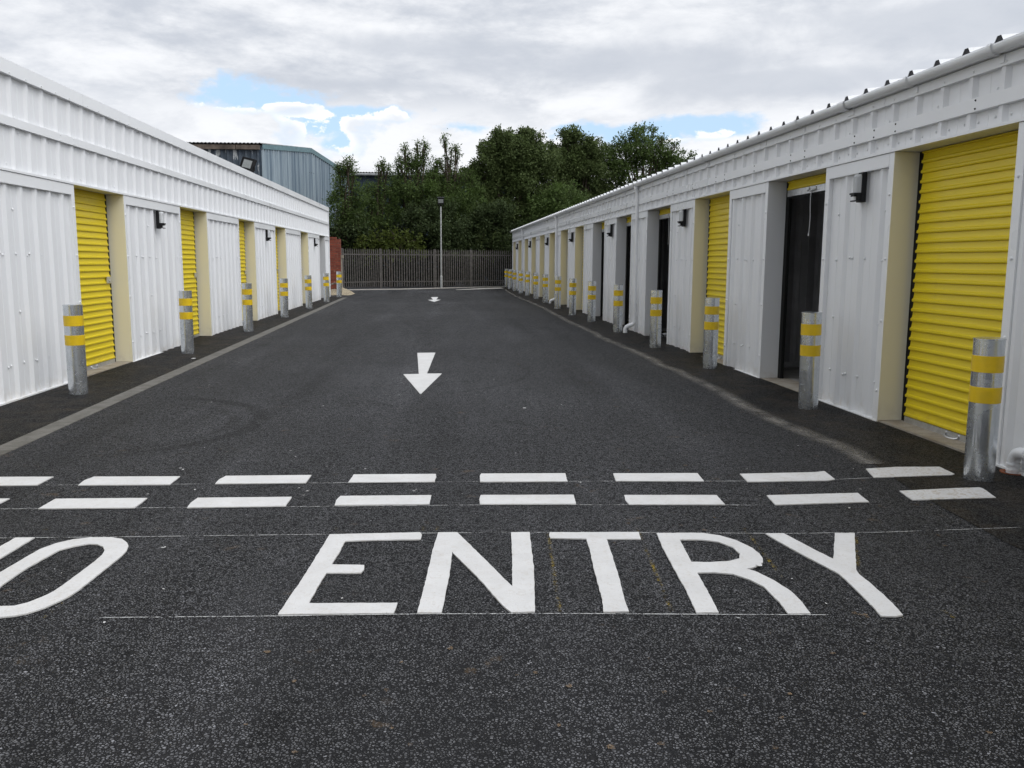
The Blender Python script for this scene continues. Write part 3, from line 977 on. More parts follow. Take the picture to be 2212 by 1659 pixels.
gut = m.build('gutter', M['pvc'], WR.root)
u = uA + .35
k = 0
while u < uB:
    b = MB()
    wd_ = .13 if k % 4 == 3 else .04
    a3 = [(gc_w + (gr + .013) * math.cos(a_), gc_z + (gr + .013) * math.sin(a_)) for a_ in [PI + PI * i / 10 for i in range(11)]] + [(gc_w + gr + .013, gc_z + .018), (gc_w + gr - .004, gc_z + .018)]
    b.sheet([WR.P(u, w_, z_) for w_, z_ in a3], [WR.P(u + wd_, w_, z_) for w_, z_ in a3], 0, True)
    WR.box(b, u, u + wd_, .048, .06, 2.925, 3.03)
    b.build('union_joint' if wd_ > .05 else 'bracket', M['pvc'], gut)
    u += 1.13; k += 1
# roof sheet with ribs and dark foam fillers under the rib ends
m = MB(); prof = corr(uA - .05, uB + .05, .383, .041, .045, .10, start=.12)
sl_ = math.tan(math.radians(6))
m.sheet([WR.P(u, .150, 3.053 + q) for u, q in prof], [WR.P(u, -5.2, 3.053 + q + 5.35 * sl_) for u, q in prof])
u = uA - .05 + .12
while u < uB:
    m.poly([WR.P(u, .145, 3.054), WR.P(u + .03, .145, 3.094), WR.P(u + .08, .145, 3.094), WR.P(u + .11, .145, 3.054)], 1)
    u += .383
WR.box(m, uA, uB, -5.2, .075, 2.99, 3.04, 0)
m.build('roof', [M['roofwhite'], M['filler']], WR.root)
# shell
m = MB(); WR.box(m, uA, uB, -5.1, -5.0, -.1, 3.55); WR.box(m, uA, uA + .08, -5.0, -.21, -.1, 2.99); WR.box(m, uB - .08, uB, -5.0, -.21, -.1, 2.99)
m.build('back_wall', M['white'], WR.root)
m = MB(); WR.box(m, uA + .1, uB - .1, -4.98, -.31, -.1, .018); m.build('floor_slab', M['intfloor'], WR.root)
for i in (4, 5, 6, 7, 8, 9):
    uc = near_e[i] + 1.08
    m = MB(); prof = corr(-4.9, -.24, .30, .03, .05, .1, .1)
    # corrugated partition, ribs run upright
    m.sheet([WR.P(uc - q, w_, .02) for w_, q in prof], [WR.P(uc - q, w_, 2.9) for w_, q in prof])
    m.sheet([WR.P(uc + .04 + q, w_, .02) for w_, q in prof], [WR.P(uc + .04 + q, w_, 2.9) for w_, q in prof])
    WR.box(m, uc, uc + .04, -4.9, -.24, .02, 2.9)
    if i in (8, 9):
        for zz in (.9, 1.75): WR.box(m, uc - .09, uc - .04, -4.5, -.3, zz, zz + .06)
    o = m.build('partition', M['interior'], WR.root)
    m = MB(); WR.box(m, uc - .05, uc - .035, -4.8, -.26, .021, .10); m.build('base_rail', M['alu'], o)
m = MB(); m.tube([WR.P(19.9, -1.1, .05), WR.P(20.25, -.45, 2.0)], .03, 8); m.tube([WR.P(20.0, -1.25, .05), WR.P(20.3, -.5, 1.9)], .02, 8)
m.build('brace', M['alu'], WR.root)
# end post
m = MB(); WR.box(m, uB - .06, uB + .012, -.3, .048, -.15, 2.985); m.build('corner_trim', M['white_trim'], WR.root)


def downpipe(u, z_top=2.99, elbow=True):
    m = MB(); w_ = .078; r = .036
    m.tube([WR.P(u, gc_w, 2.985), WR.P(u, gc_w, 2.93), WR.P(u, w_ + .003, 2.85), WR.P(u, w_, 2.8), WR.P(u, w_, .34)], r, 14)
    m.lathe([(r, 0), (r + .006, 0), (r + .006, .05), (r, .05)], WR.P(u, w_, 1.55), 14)
    m.lathe([(r + .012, 0), (r + .008, -.06), (r, -.06)], WR.P(u, gc_w, 2.99), 14)
    o = m.build('downpipe', M['pvc'], WR.root)
    for zz in (2.05, .62):
        c = MB(); WR.box(c, u - .075, u + .075, .034, .046, zz, zz + .028)
        c.lathe([(r + .001, 0), (r + .006, 0), (r + .006, .028), (r + .001, .028)], WR.P(u, w_, zz), 14)
        c.build('pipe_clip', M['pvc'], o)
    e = MB(); re = .043
    path = [WR.P(u, w_, .36), WR.P(u, w_, .27), WR.P(u, w_ + .01, .235), WR.P(u, w_ + .035, .205), WR.P(u, w_ + .08, .185), WR.P(u, w_ + .13, .170), WR.P(u, w_ + .165, .150), WR.P(u, w_ + .185, .120), WR.P(u, w_ + .19, .085), WR.P(u, w_ + .19, .0)]
    e.tube(path, re, 16)
    for zz in (.03, .075): e.lathe([(re, 0), (re + .005, 0), (re + .005, .012), (re, .012)], WR.P(u, w_ + .19, zz), 16)
    e.build('pipe_elbow', M['pvc'], o)
    return o


for u in (17.45, 29.2, 40.6): downpipe(u)
# the near one runs its boot towards us into a clay gully
gp = gnd(2187, 1022); loc = WR.mat.inverted() @ gp
ug, wg = loc.y, -loc.x
m = MB(); re = .046
ud = ug - .46; re = .043
path = [WR.P(ud, .078, 2.98), WR.P(ud, .078, .30)]
m.tube(path, .036, 14); o = m.build('downpipe', M['pvc'], WR.root)
e = MB()
p0 = Vector(WR.P(ug, wg, 0)); p1 = Vector(WR.P(ud, .078, 0))
Z = lambda f, z: Vector((*(p0.lerp(p1, f).xy), z))
path = [Z(0, 0), Z(0, .085), Z(.02, .115), Z(.07, .145), Z(.15, .160), Z(.45, .175), Z(.82, .190), Z(.92, .205), Z(.985, .24), Z(1, .29), Z(1, .34)]
e.tube(path, re, 18)
f3 = p0.lerp(p1, .30)
e.tube([Z(.27, .165), Z(.34, .169)], re + .006, 18)
for zz in (.02, .06): e.lathe([(re, 0), (re + .005, 0), (re + .005, .014), (re, .014)], (p0.x, p0.y, zz), 18)
e.build('pipe_elbow', M['pvc'], o)
for zz in (2.05, .7):
    c = MB(); WR.box(c, ud - .075, ud + .075, .034, .046, zz, zz + .028); c.build('pipe_clip', M['pvc'], o)
c = MB(); c.lathe([(.05, .004), (.078, .012), (.082, .012), (.082, -.03)], (gp.x, gp.y, 0), 20)
tag(c.build('gully_collar', M['terracotta']), 'orange clay gully collar round the foot of the near downpipe', 'gully')

# ---- left-hand building
WL = Wing(1, (-4.54, 0, .028), (-.003, 0, 0), 2.37, 'storage_building', 'white parapet storage building with closed yellow shutters, left of lane')
nL = [-3.70, .36, 4.42, 8.48, 12.639, 16.87, 20.97, 24.95, 28.96, 32.95]
fL = [-1.15, 2.91, 6.95, 11.012, 15.229, 19.42, 23.48, 27.53, 31.556, 34.2]
for i, (u0, u1) in enumerate(zip(nL, fL)): WL.pier(u0, u1, .335, screws=True)
for i in range(1, len(nL)):
    WL.door(fL[i - 1], nL[i], .0 if i < 9 else .12)
uA, uB = -3.7, 34.2
m = MB(); prof = corr(uA, uB - .03, .357, .027, .04, .11, start=.1)
WL.vsheet(m, prof, .0, 2.385, 3.40)
nv = WL.P(0, 1, 0)
u = uA + .4
k = 0
while u < uB:
    m.dome(WL.P(u, .002, 2.46), .010, nv)
    if k % 2: m.dome(WL.P(u + .1, .002, 2.80), .010, nv); m.dome(WL.P(u + .05, .002, 2.955), .010, nv)
    u += .357 if k % 3 else .2; k += 1
m.build('fascia', M['white'], WL.root)
m = MB(); WL.box(m, uA, uB, -.21, -.004, 2.372, 3.35); m.build('lintel', M['jamb'], WL.root)
m = MB(); WL.box(m, uA - .01, uB + .02, .0, .056, 2.372, 2.397); m.build('drip_trim', M['white_trim'], WL.root)
m = MB(); WL.box(m, uA, uB - .02, .002, .050, 2.842, 2.932)
u = uA + .7
while u < uB:
    for zz in (2.86, 2.915): m.dome(WL.P(u, .050, zz), .009, nv)
    u += .36 if int(u * 2) % 2 else 1.4
m.build('trim_band', M['white_trim'], WL.root)
m = MB()
u = uA
while u < uB:
    e = min(u + 3.02, uB); WL.box(m, u + .0025, e - .0025, -.26, .062, 3.357, 3.502)
    q = u + .12
    while q < e - .05:
        m.dome(WL.P(q, .062, 3.378), .010, nv); q += .357
    u = e
m.build('capping', M['white_trim'], WL.root)
m = MB(); WL.box(m, uA, uB, -5.3, -.262, 3.16, 3.24); m.build('roof', M['roofwhite'], WL.root)
m = MB(); WL.box(m, uA, uB, -5.4, -5.3, -.1, 3.5); WL.box(m, uA, uA + .1, -5.3, -.26, -.1, 3.49); WL.box(m, uB - .1, uB, -5.3, -.262, -.1, 3.49)
m.build('back_wall', M['white'], WL.root)
m = MB(); WL.box(m, uA + .1, uB - .1, -5.2, -.31, -.1, .018); m.build('floor_slab', M['intfloor'], WL.root)
m = MB(); WL.box(m, uB - .055, uB + .012, -.3, .05, -.15, 3.35); m.build('corner_trim', M['white_trim'], WL.root)
m = MB(); WL.box(m, 33.3, 33.35, -5.1, -.24, .02, 3.1); WL.box(m, 30.2, 30.25, -5.1, -.24, .02, 3.1); m.build('partition', M['interior'], WL.root)


# ------------------------------------------------------------------ bulkhead lights on the piers
def bulkhead():
    """local frame: wall plane x=0, outward +x, z up"""
    r = empty('bulkhead_light')
    m = MB(); m.box((.0, -.052, .0), (.045, .052, .272)); m.box((.0, -.045, .272), (.04, .045, .282))
    m.build('back_box', M['black'], r)
    m = MB(); seg = 12
    prof = [(.046, z) for z in (.085,)]
    ring = lambda z, rr: [(.050 + rr * 1.15 * math.sin(PI * k / seg), -rr * .92 * math.cos(PI * k / seg), z) for k in range(seg + 1)]
    m.sheet(ring(.088, .048), ring(.240, .050), 0, True); m.sheet(ring(.240, .050), ring(.262, .038), 0, True); m.sheet(ring(.262, .038), ring(.266, .004), 0, True)
    m.poly(ring(.088, .048))
    m.build('lens', M['lens'], r)
    m = MB(); m.box((.045, -.050, .070), (.118, .050, .087)); m.box((.045, -.045, .012), (.088, .045, .070)); m.box((.088, -.036, .052), (.112, .036, .070)); m.box((.088, -.036, .004), (.114, .036, .016))
    h = m.build('sensor_housing', M['black'], r)
    m = MB(); m.tube([(.090, 0, .016), (.090, 0, .052)], .024, 14); m.build('sensor_window', M['pvc'], h)
    return r


bproto = bulkhead()
first = True


def place_light(W, u, z, label):
    global first
    o = bproto if first else copy_tree(bproto)
    first = False
    rz = 0 if W.s > 0 else PI
    mw = W.mat @ Matrix.Translation(Vector(W.P(u, .032, z))) @ Matrix.Rotation(rz, 4, 'Z')
    o.location = mw.to_translation(); o.rotation_euler = mw.to_euler()
    tag(o, label, 'wall light', 'bulkhead lights on the piers')


rightL = ['nearest the camera on the right wall, beside the first open doorway', 'second along the right wall, before the white downpipe', 'third along the right wall, past the white downpipe',
          'fourth along the right wall, between two closed shutters', 'fifth along the right wall, past the second downpipe', 'sixth along the right wall, before the last downpipe', 'last on the right wall, nearest the palisade fence']
for j, i in enumerate((4, 6, 8, 10, 12, 14, 16)):
    place_light(WR, near_e[i] + .55 - .03 * (j > 3), 2.065, 'bulkhead light ' + rightL[j])
leftL = ['nearest the camera on the left wall', 'second along the left wall', 'last on the left wall, beside the dark end doorway']
for j, i in enumerate((4, 6, 8)):
    place_light(WL, (nL[i] + fL[i]) / 2 + .12, 1.955, 'bulkhead light ' + leftL[j])


# ------------------------------------------------------------------ bollards
def bollard():
    r = empty('bollard'); R = .097; H = .975
    m = MB(); m.lathe([(R, -.05), (R, H)], seg=32); m.build('post', M['galv'], r)
    m = MB(); m.lathe([(R, H), (R + .004, H), (R + .004, H + .008), (R - .01, H + .011), (0.0001, H + .013)], seg=32); m.build('cap', M['galv'], r)
    for z0, z1 in ((.755, .868), (.545, .655)):
        m = MB(); m.lathe([(R, z0), (R + .0025, z0 + .001), (R + .0025, z1 - .001), (R, z1)], seg=32); m.build('reflective_band', M['tape'], r)
    return r


bp = bollard()
RB = [(2113, 1040), (1745, 885), (1533, 797), (1415, 752), (1334, 718), (1277, 696), (1236, 681), (1204, 667), (1178, 654.4), (1157.6, 646.2), (1139.4, 638.6), (1124.7, 633.7), (1111.5, 628.9), (1101.2, 623.9), (1093.3, 620.4)]
LB = [(170, 853), (406, 765), (537, 717), (615, 686), (668, 667), (706, 653), (733, 642)]
rl_ = ['bollard at the right end of the broken line, nearest the camera', 'bollard by the first dark open doorway on the right', 'bollard before the second yellow shutter on the right', 'bollard just short of the near pipe elbow on the right',
       'bollard just past the near pipe elbow on the right', 'sixth bollard along the right wall', 'seventh bollard along the right wall', 'eighth bollard along the right wall, at the second downpipe', 'ninth bollard along the right wall', 'tenth bollard along the right wall', 'eleventh bollard along the right wall',
       'fourth bollard from the fence on the right', 'third bollard from the fence on the right', 'second last bollard on the right before the fence', 'last bollard on the right, against the palisade fence']
ll_ = ['bollard nearest the camera on the left', 'second bollard on the left, before the second yellow shutter', 'third bollard along the left wall', 'fourth bollard along the left wall', 'fifth bollard along the left wall', 'sixth bollard on the left, at the building corner', 'last bollard on the left, in front of the brick wall']
fb = True
for (x, y), lb, side in [(p, l, 'R') for p, l in zip(RB, rl_)] + [(p, l, 'L') for p, l in zip(LB, ll_)]:
    o = bp if fb else copy_tree(bp)
    fb = False
    p = gnd(x, y)
    # move back by the radius: the survey point is the visible foot
    d = Vector((p.x, p.y, 0)).normalized()
    o.location = p + d * .075
    o.rotation_euler = (rnd.uniform(-.010, .010), rnd.uniform(-.010, .010) + (-.012 if (side == 'L' and y > 800) else 0), rnd.uniform(0, 6.28))
    tag(o, 'galvanised yellow-banded ' + lb, 'bollard', 'bollards guarding the storage doors')

# offcut of white pipe lying in an open doorway
pm = WR.world(16.35, -.25, .06)
m = MB(); m.tube([(-.05, -.07, 0), (.05, .07, 0)], .05, 16, caps=False); m.tube([(-.05, -.07, 0), (.05, .07, 0)], .044, 16, caps=False)
tag(m.build('pipe_offcut', M['pvc'], None, loc=pm), 'short white pipe offcut lying on an open doorway floor', 'pipe')

# ------------------------------------------------------------------ brick wall, gravel, conduit
m = MB(); m.box((-8.8, 37.30, -.1), (-4.44, 37.52, 2.30)); m.box((-8.8, 37.28, 2.30), (-4.62, 37.54, 2.375))
bw = empty('brick_wall', (0, 0, 0)); tag(bw, 'red brick wall stub beyond the end of the left building', 'wall')
m.build('brickwork', M['brick'], bw)
m = MB(); m.box((-4.438, 37.31, -.05), (-4.40, 37.51, 1.5)); m.box((-4.438, 37.29, 1.5), (-4.33, 37.45, 1.62)); m.build('end_post', M['sill'], bw)
m = MB()
nx, ny = 26, 16
gx0, gx1, gy0, gy1 = -5.2, -3.85, 35.4, 37.28
hv = [[None] * (ny + 1) for _ in range(nx + 1)]
for i in range(nx + 1):
    for j in range(ny + 1):
        x = gx0 + (gx1 - gx0) * i / nx; y = gy0 + (gy1 - gy0) * j / ny
        h = .17 * max(0, 1 - ((x + 4.75) / 1.0) ** 2) * max(0, (y - 35.5) / 1.8) + .13 * math.exp(-((x + 4.35) ** 2 / .08 + (y - 36.9) ** 2 / .3)) + rnd.uniform(-.02, .02)
        e = min(i, nx - i, j) / 3
        hv[i][j] = (x, y, max(-.03, h * min(1, e)) if e < 1 else h)
for i in range(nx):
    for j in range(ny): m.poly([hv[i][j], hv[i + 1][j], hv[i + 1][j + 1], hv[i][j + 1]])
tag(m.build('gravel', M['gravel']), 'low heap of pale gravel at the foot of the brick wall', 'gravel', kind='stuff')
a_, b_ = atY(712, 616, 34.5), atY(735, 610.5, 37.2)
m = MB(); m.tube([a_, a_.lerp(b_, .35) + Vector((0, 0, .03)), a_.lerp(b_, .7) + Vector((0, 0, .0)), b_], .035, 8)
tag(m.build('rusty_pipe', M['rust']), 'rusty pipe running from building corner to the brick wall', 'pipe')

# ------------------------------------------------------------------ palisade fence with kerb
fence = empty('palisade_fence', (0, 44.9, 0))
tag(fence, 'grey steel palisade fence closing the far end of the lane', 'fence')
fpts = [Vector((-7.3, 40.9, 0)), Vector((-5.0, 42.6, 0)), Vector((-3.28, 44.25, 0)), Vector((-.55, 45.0, 0)), Vector((1.35, 46.1, 0)), Vector((4.4, 47.9, 0))]
HF = 1.98
for a_, b_ in zip(fpts[:-1], fpts[1:]):
    L = (b_ - a_).length; d = (b_ - a_) / L; nrm = Vector((d.y, -d.x, 0))
    if nrm.y > 0: nrm = -nrm
    cl_ = MB(); n = int(L / .128)
    for i in range(n):
        s0 = (i + .5) * L / n; c = a_ + d * s0; hw = .031
        lean = rnd.uniform(-.006, .006); hh = HF + rnd.uniform(-.012, .012)
        off = fence.location
        # W-section pale with a pointed, splayed head
        xs = [(-hw, 0), (-hw * .55, .012), (0, .004), (hw * .55, .012), (hw, 0)]
        lo = [c + d * x_ + nrm * (.03 + q_) - off + Vector((0, 0, .06)) for x_, q_ in xs]
        hi = [c + d * (x_ + lean) + nrm * (.03 + q_) - off + Vector((0, 0, hh - .10)) for x_, q_ in xs]
        cl_.sheet(lo, hi)
        tip = c + d * lean + nrm * .034 - off + Vector((0, 0, hh))
        for q_ in range(4): cl_.poly([hi[q_], hi[q_ + 1], tip])
    cl_.build('paling_panel', M['palisade'], fence)
    for zz in (.30, 1.66):
        r = MB(); off = fence.location
        A = [a_ + nrm * q_ - off + Vector((0, 0, z_)) for q_, z_ in ((.0, zz), (.028, zz), (.028, zz + .05), (.0, zz + .05))]
        B = [b_ + nrm * q_ - off + Vector((0, 0, z_)) for q_, z_ in ((.0, zz), (.028, zz), (.028, zz + .05), (.0, zz + .05))]
        r.sheet(A, B, close=True); r.build('rail', M['palisade'], fence)
for p in fpts[1:]:
    q = MB(); c = p - fence.location; q.box((c.x - .05, c.y - .02, -.05), (c.x + .05, c.y + .06, HF + .0)); q.build('fence_post', M['palisade'], fence)
kb = MB()
k0, k1, k2, k3 = gnd(735, 627.2), gnd(862, 625.5), gnd(955, 623.2), gnd(1100, 619.6)
kz = Vector((0, 0, .04))
for p, q in ((k0, k1), (k1, k2), (k2, k3)):
    dd = (q - p).normalized(); nn = Vector((-dd.y, dd.x, 0)) * .14
    A = [p, p + kz, p + nn + kz, p + nn]; B = [q, q + kz, q + nn + kz, q + nn]
    kb.sheet(A, B, close=True); kb.poly(A); kb.poly(B)
tag(kb.build('kerb', M['kerb']), kind='structure')
m = MB(); A = [gnd(985, 625.6, .004), gnd(1040, 622.6, .004), gnd(1090, 620.6, .004)]; B = [gnd(985, 626.4, .004), gnd(1040, 624.6, .004), gnd(1092, 622.8, .004)]
m.sheet(A, B); tag(m.build('pavement', M['kerb']), kind='structure')

# ------------------------------------------------------------------ lamp post
lp = gnd(953.4, 622.4)
lamp = empty('lamp_post', lp); tag(lamp, 'slim grey lamp post with square floodlight before the palisade fence', 'lamp post')
m = MB(); m.lathe([(.065, -.05), (.065, .60), (.055, .63), (.036, .64)], seg=16); m.build('base_section', M['lampgrey'], lamp)
m = MB(); m.tube([(0, 0, .62), (0, 0, 4.1)], .034, 12); m.tube([(0, 0, 1.9), (0, 0, 1.93)], .045, 12); m.build('pole', M['lampgrey'], lamp)
hd = empty('floodlight_head', (0, -.08, 4.36), (math.radians(12), 0, 0), lamp)
m = MB(); m.box((-.16, -.06, -.16), (.16, .10, .165)); m.box((-.18, -.09, .165), (.18, .11, .195)); m.box((-.03, .0, -.30), (.03, .05, -.16)); m.tube([(-.12, .04, -.10), (-.12, .04, -.24), (.12, .04, -.24), (.12, .04, -.10)], .014, 6)
m.build('housing', M['black'], hd)
m = MB(); m.box((-.125, -.072, -.08), (.125, -.061, .11)); m.build('lens', M['headlens'], hd)

# ------------------------------------------------------------------ roof floodlight on the left building
fl = empty('floodlight', (-4.90, 22.5, 3.80), (math.radians(-14), math.radians(14), math.radians(-24)))
tag(fl, 'black floodlight on the left building parapet, tilted towards the camera', 'floodlight')
m = MB(); 
m.poly([(-.17, -.07, -.15), (.17, -.07, -.15), (.17, -.07, .15), (-.17, -.07, .15)])
m.box((-.165, -.066, -.145), (.165, .0, .145)); m.box((-.12, .0, -.11), (.12, .07, .11)); m.box((-.19, -.085, .135), (.19, .0, .155)); m.box((-.19, -.085, -.155), (.19, .0, -.135)); m.box((-.19, -.085, -.135), (-.17, .0, .135)); m.box((.17, -.085, -.135), (.19, .0, .135))
m.build('housing', M['black'], fl)
m = MB(); m.box((-.125, -.082, -.10), (.125, -.0705, .10)); m.build('lens', M['headlens'], fl)
m = MB(); m.tube([(.19, -.03, 0), (.23, -.02, -.1), (.10, .0, -.27), (-.10, .0, -.27), (-.21, -.02, -.1), (-.19, -.03, 0)], .014, 8); m.tube([(.03, 0, -.27), (.03, .02, -.50)], .022, 8); m.build('bracket', M['black'], fl)

# ------------------------------------------------------------------ blue warehouse behind the left building
wh = empty('warehouse', (0, 0, 0)); tag(wh, 'tall blue corrugated warehouse with peeling slate side behind the left building', 'warehouse')
Cc = Vector((-9.21, 45.0)); Am = Vector((-7.751, 51.5)); Ee = Vector((-6.70, 56.2)); Lw = Vector((-21.0, 45.5))
gd = (Ee - Cc).normalized(); Lg = (Ee - Cc).length
Ee = Cc + gd * 13.2; Lg = 13.2
am = 6.66; gn = Vector((gd.y, -gd.x))
hC, hA, hE = 7.10, 7.70, 6.95


def rooflineZ(s): return hC + (hA - hC) * s / am if s < am else hA + (hE - hA) * (s - am) / (Lg - am)


m = MB(); prof = corr(0, Lg, .32, .10, .06, .20, .05)
A = []; B = []
for s, q in prof:
    p = Cc + gd * s + gn * q
    A.append((p.x, p.y, -.1)); B.append((p.x, p.y, rooflineZ(s) - .05))
m.sheet(A, B)
# darker lapped seam and an old hatch outline
gw = m.build('gable_wall', M['gable'], wh)
m = MB()
hs0, hs1 = 6.2, 7.3
for (s0, s1, z0, z1) in ((hs0, hs1, 6.35, 6.39), (hs0, hs0 + .04, 6.0, 6.9), (hs1 - .04, hs1, 6.0, 6.9)):
    p0 = Cc + gd * s0 + gn * .05; p1 = Cc + gd * s1 + gn * .05
    m.poly([(p0.x, p0.y, z0), (p1.x, p1.y, z0), (p1.x, p1.y, z1), (p0.x, p0.y, z1)])
m.build('hatch', M['shedblue'], wh)
fd = (Lw - Cc).normalized(); Lf = (Lw - Cc).length; fn = Vector((-fd.y, fd.x))
if fn.y > 0: fn = -fn
m = MB(); prof = corr(0, Lf, .30, .07, .08, .18, .02)
m.sheet([((Cc + fd * s + fn * q).x, (Cc + fd * s + fn * q).y, -.1) for s, q in prof], [((Cc + fd * s + fn * q).x, (Cc + fd * s + fn * q).y, hC - .1) for s, q in prof])
m.build('side_wall', M['peel'], wh)
m = MB()
for s0, s1, z0, z1, o_ in ((0, am, hC, hA, .12), (am, Lg, hA, hE, .12)):
    p0 = Cc + gd * s0; p1 = Cc + gd * s1
    q0, q1 = p0 + gn * o_, p1 + gn * o_
    m.poly([(q0.x, q0.y, z0 - .21), (q1.x, q1.y, z1 - .21), (q1.x, q1.y, z1 + .05), (q0.x, q0.y, z0 + .05)])
    m.poly([(q0.x, q0.y, z0 + .05), (q1.x, q1.y, z1 + .05), (p1.x, p1.y, z1 + .06), (p0.x, p0.y, z0 + .06)])
    m.poly([(q0.x, q0.y, z0 - .21), (q1.x, q1.y, z1 - .21), (p1.x, p1.y, z1 - .21), (p0.x, p0.y, z0 - .21)])
m.build('verge_trim', M['teal'], wh)
m = MB()
Bk = Ee + fd * Lf; Am2 = Cc + gd * am
prof = corr(0, Lf + .2, .19, .045, .05, .14, .0)
ev = Cc + fn * .25
m.sheet([((ev + fd * (s - .1)).x, (ev + fd * (s - .1)).y, hC + .02 + q) for s, q in prof], [((Am2 + fd * (s - .1)).x, (Am2 + fd * (s - .1)).y, hA + .02 + q) for s, q in prof])
m.sheet([((Ee + fd * s).x, (Ee + fd * s).y, hE + q) for s, q in prof], [((Am2 + fd * s).x, (Am2 + fd * s).y, hA + .02 + q) for s, q in prof])
m.build('roof', M['oldroof'], wh)
m = MB()
for s0, s1, mi in ((0.0, 1.15, 1), (1.18, 3.35, 1), (3.35, Lf, 0)):
    p0 = Cc + fd * s0 + fn * .05; p1 = Cc + fd * s1 + fn * .05; p2 = p1 + fn * .16; p3 = p0 + fn * .16
    z0, z1 = hC - .26, hC - .04
    V8 = [(p.x, p.y, z) for z in (z0, z1) for p in (p0, p1, p2, p3)]
    for q in ((0, 1, 2, 3), (4, 5, 6, 7), (0, 1, 5, 4), (1, 2, 6, 5), (2, 3, 7, 6), (3, 0, 4, 7)): m.poly([V8[i] for i in q], mi)
m.build('gutter', [M['greygutter'], M['rust']], wh)
m = MB(); m.box((Cc.x - .06, Cc.y - .06, 0), (Cc.x + .05, Cc.y + .03, hC - .1)); m.build('corner_trim', M['shedblue'], wh)
m = MB(); 
for p, q, z in ((Ee, Bk, hE), (Bk, Lw, hC)):
    m.poly([(p.x, p.y, 0), (q.x, q.y, 0), (q.x, q.y, z - .02), (p.x, p.y, z - .02)])
m.build('back_wall', M['shedblue'], wh)

sh = empty('shed', (0, 0, 0)); tag(sh, 'low dark blue shed roof showing between the trees behind the fence', 'shed')
zs = 7.08
m = MB(); prof = corr(-9.5, 4.5, .30, .04, .08, .16, .02)
m.sheet([(u, 60 - q, 0) for u, q in prof], [(u, 60 - q, zs - .05) for u, q in prof]); m.box((-9.5, 60.05, 0), (-9.4, 72, zs)); m.box((4.4, 60.05, 0), (4.5, 72, zs)); m.box((-9.5, 71.9, 0), (4.5, 72, zs))
m.build('wall', M['shedblue'], sh)
m = MB(); prof = corr(-9.7, 4.7, .19, .05, .05, .14, 0)
m.sheet([(u, 59.7, zs + .12 + q) for u, q in prof], [(u, 72.2, zs + 1.0 + q) for u, q in prof]); m.build('roof', M['oldroof'], sh)
m = MB(); m.tube([(-9.6, 59.72, zs), (4.6, 59.72, zs)], .085, 10); m.build('gutter', M['greygutter'], sh)


# ------------------------------------------------------------------ trees
def foliage(lobes, leaf, dens, rng, narrow=.55, droop=.35):
    """leaf clumps on lobes [(centre, radius)] -> vertex and face arrays"""
    Vs = []
    for c, R in lobes:
        c = np.array(c)
        # secondary clumps over the lobe
        ns = max(5, int(7 + 9 * R))
        dirs = rng.normal(size=(ns, 3)); dirs /= np.linalg.norm(dirs, axis=1)[:, None]
        sub_c = c + dirs * (R * rng.uniform(.45, .92, ns))[:, None]
        sub_r = R * rng.uniform(.22, .42, ns)
        sub_c = np.vstack([sub_c, c[None]]); sub_r = np.append(sub_r, R * .55)
        for sc_, sr in zip(sub_c, sub_r):
            n = max(10, int(dens * sr * sr))
            d = rng.normal(size=(n, 3)); d /= np.linalg.norm(d, axis=1)[:, None]
            # several leaves share a twig tip
            tips = max(3, n // 7)
            td = rng.normal(size=(tips, 3)); td /= np.linalg.norm(td, axis=1)[:, None]
            tr = sr * rng.uniform(.35, 1.12, tips) ** .8
            tp = sc_ + td * tr[:, None]
            idx = rng.integers(0, tips, n)
            pos = tp[idx] + rng.normal(size=(n, 3)) * leaf * .62
            out = td[idx] * .6 + rng.normal(size=(n, 3)) * .7; out[:, 2] -= droop * .3
            out /= np.linalg.norm(out, axis=1)[:, None]
            nr = rng.normal(size=(n, 3)); nr[:, 2] += .9
            side = np.cross(out, nr); side /= (np.linalg.norm(side, axis=1)[:, None] + 1e-9)
            ln = leaf * rng.uniform(.65, 1.25, n)[:, None]
            a0 = pos; a2 = pos + out * ln
            md = pos + out * ln * .48
            nn = np.cross(side, out)
            a1 = md + side * ln * narrow * .5 + nn * ln * .07
            a3 = md - side * ln * narrow * .5 + nn * ln * .07
            Vs.append(np.stack([a0, a1, a2, a3], 1).reshape(-1, 3))
    return np.vstack(Vs)


def leaf_obj(name, V, mat, parent):
    n = len(V) // 4
    me = bpy.data.meshes.new(name)
    me.vertices.add(len(V)); me.vertices.foreach_set('co', V.astype(np.float32).ravel())
    me.loops.add(len(V)); me.loops.foreach_set('vertex_index', np.arange(len(V), dtype=np.int32))
    me.polygons.add(n); me.polygons.foreach_set('loop_start', np.arange(0, len(V), 4, dtype=np.int32))
    try: me.polygons.foreach_set('loop_total', np.full(n, 4, dtype=np.int32))
    except Exception: pass
    me.materials.append(mat); me.update(calc_edges=True); me.validate()
    o = bpy.data.objects.new(name, me); COL.objects.link(o); o.parent = parent
    return o


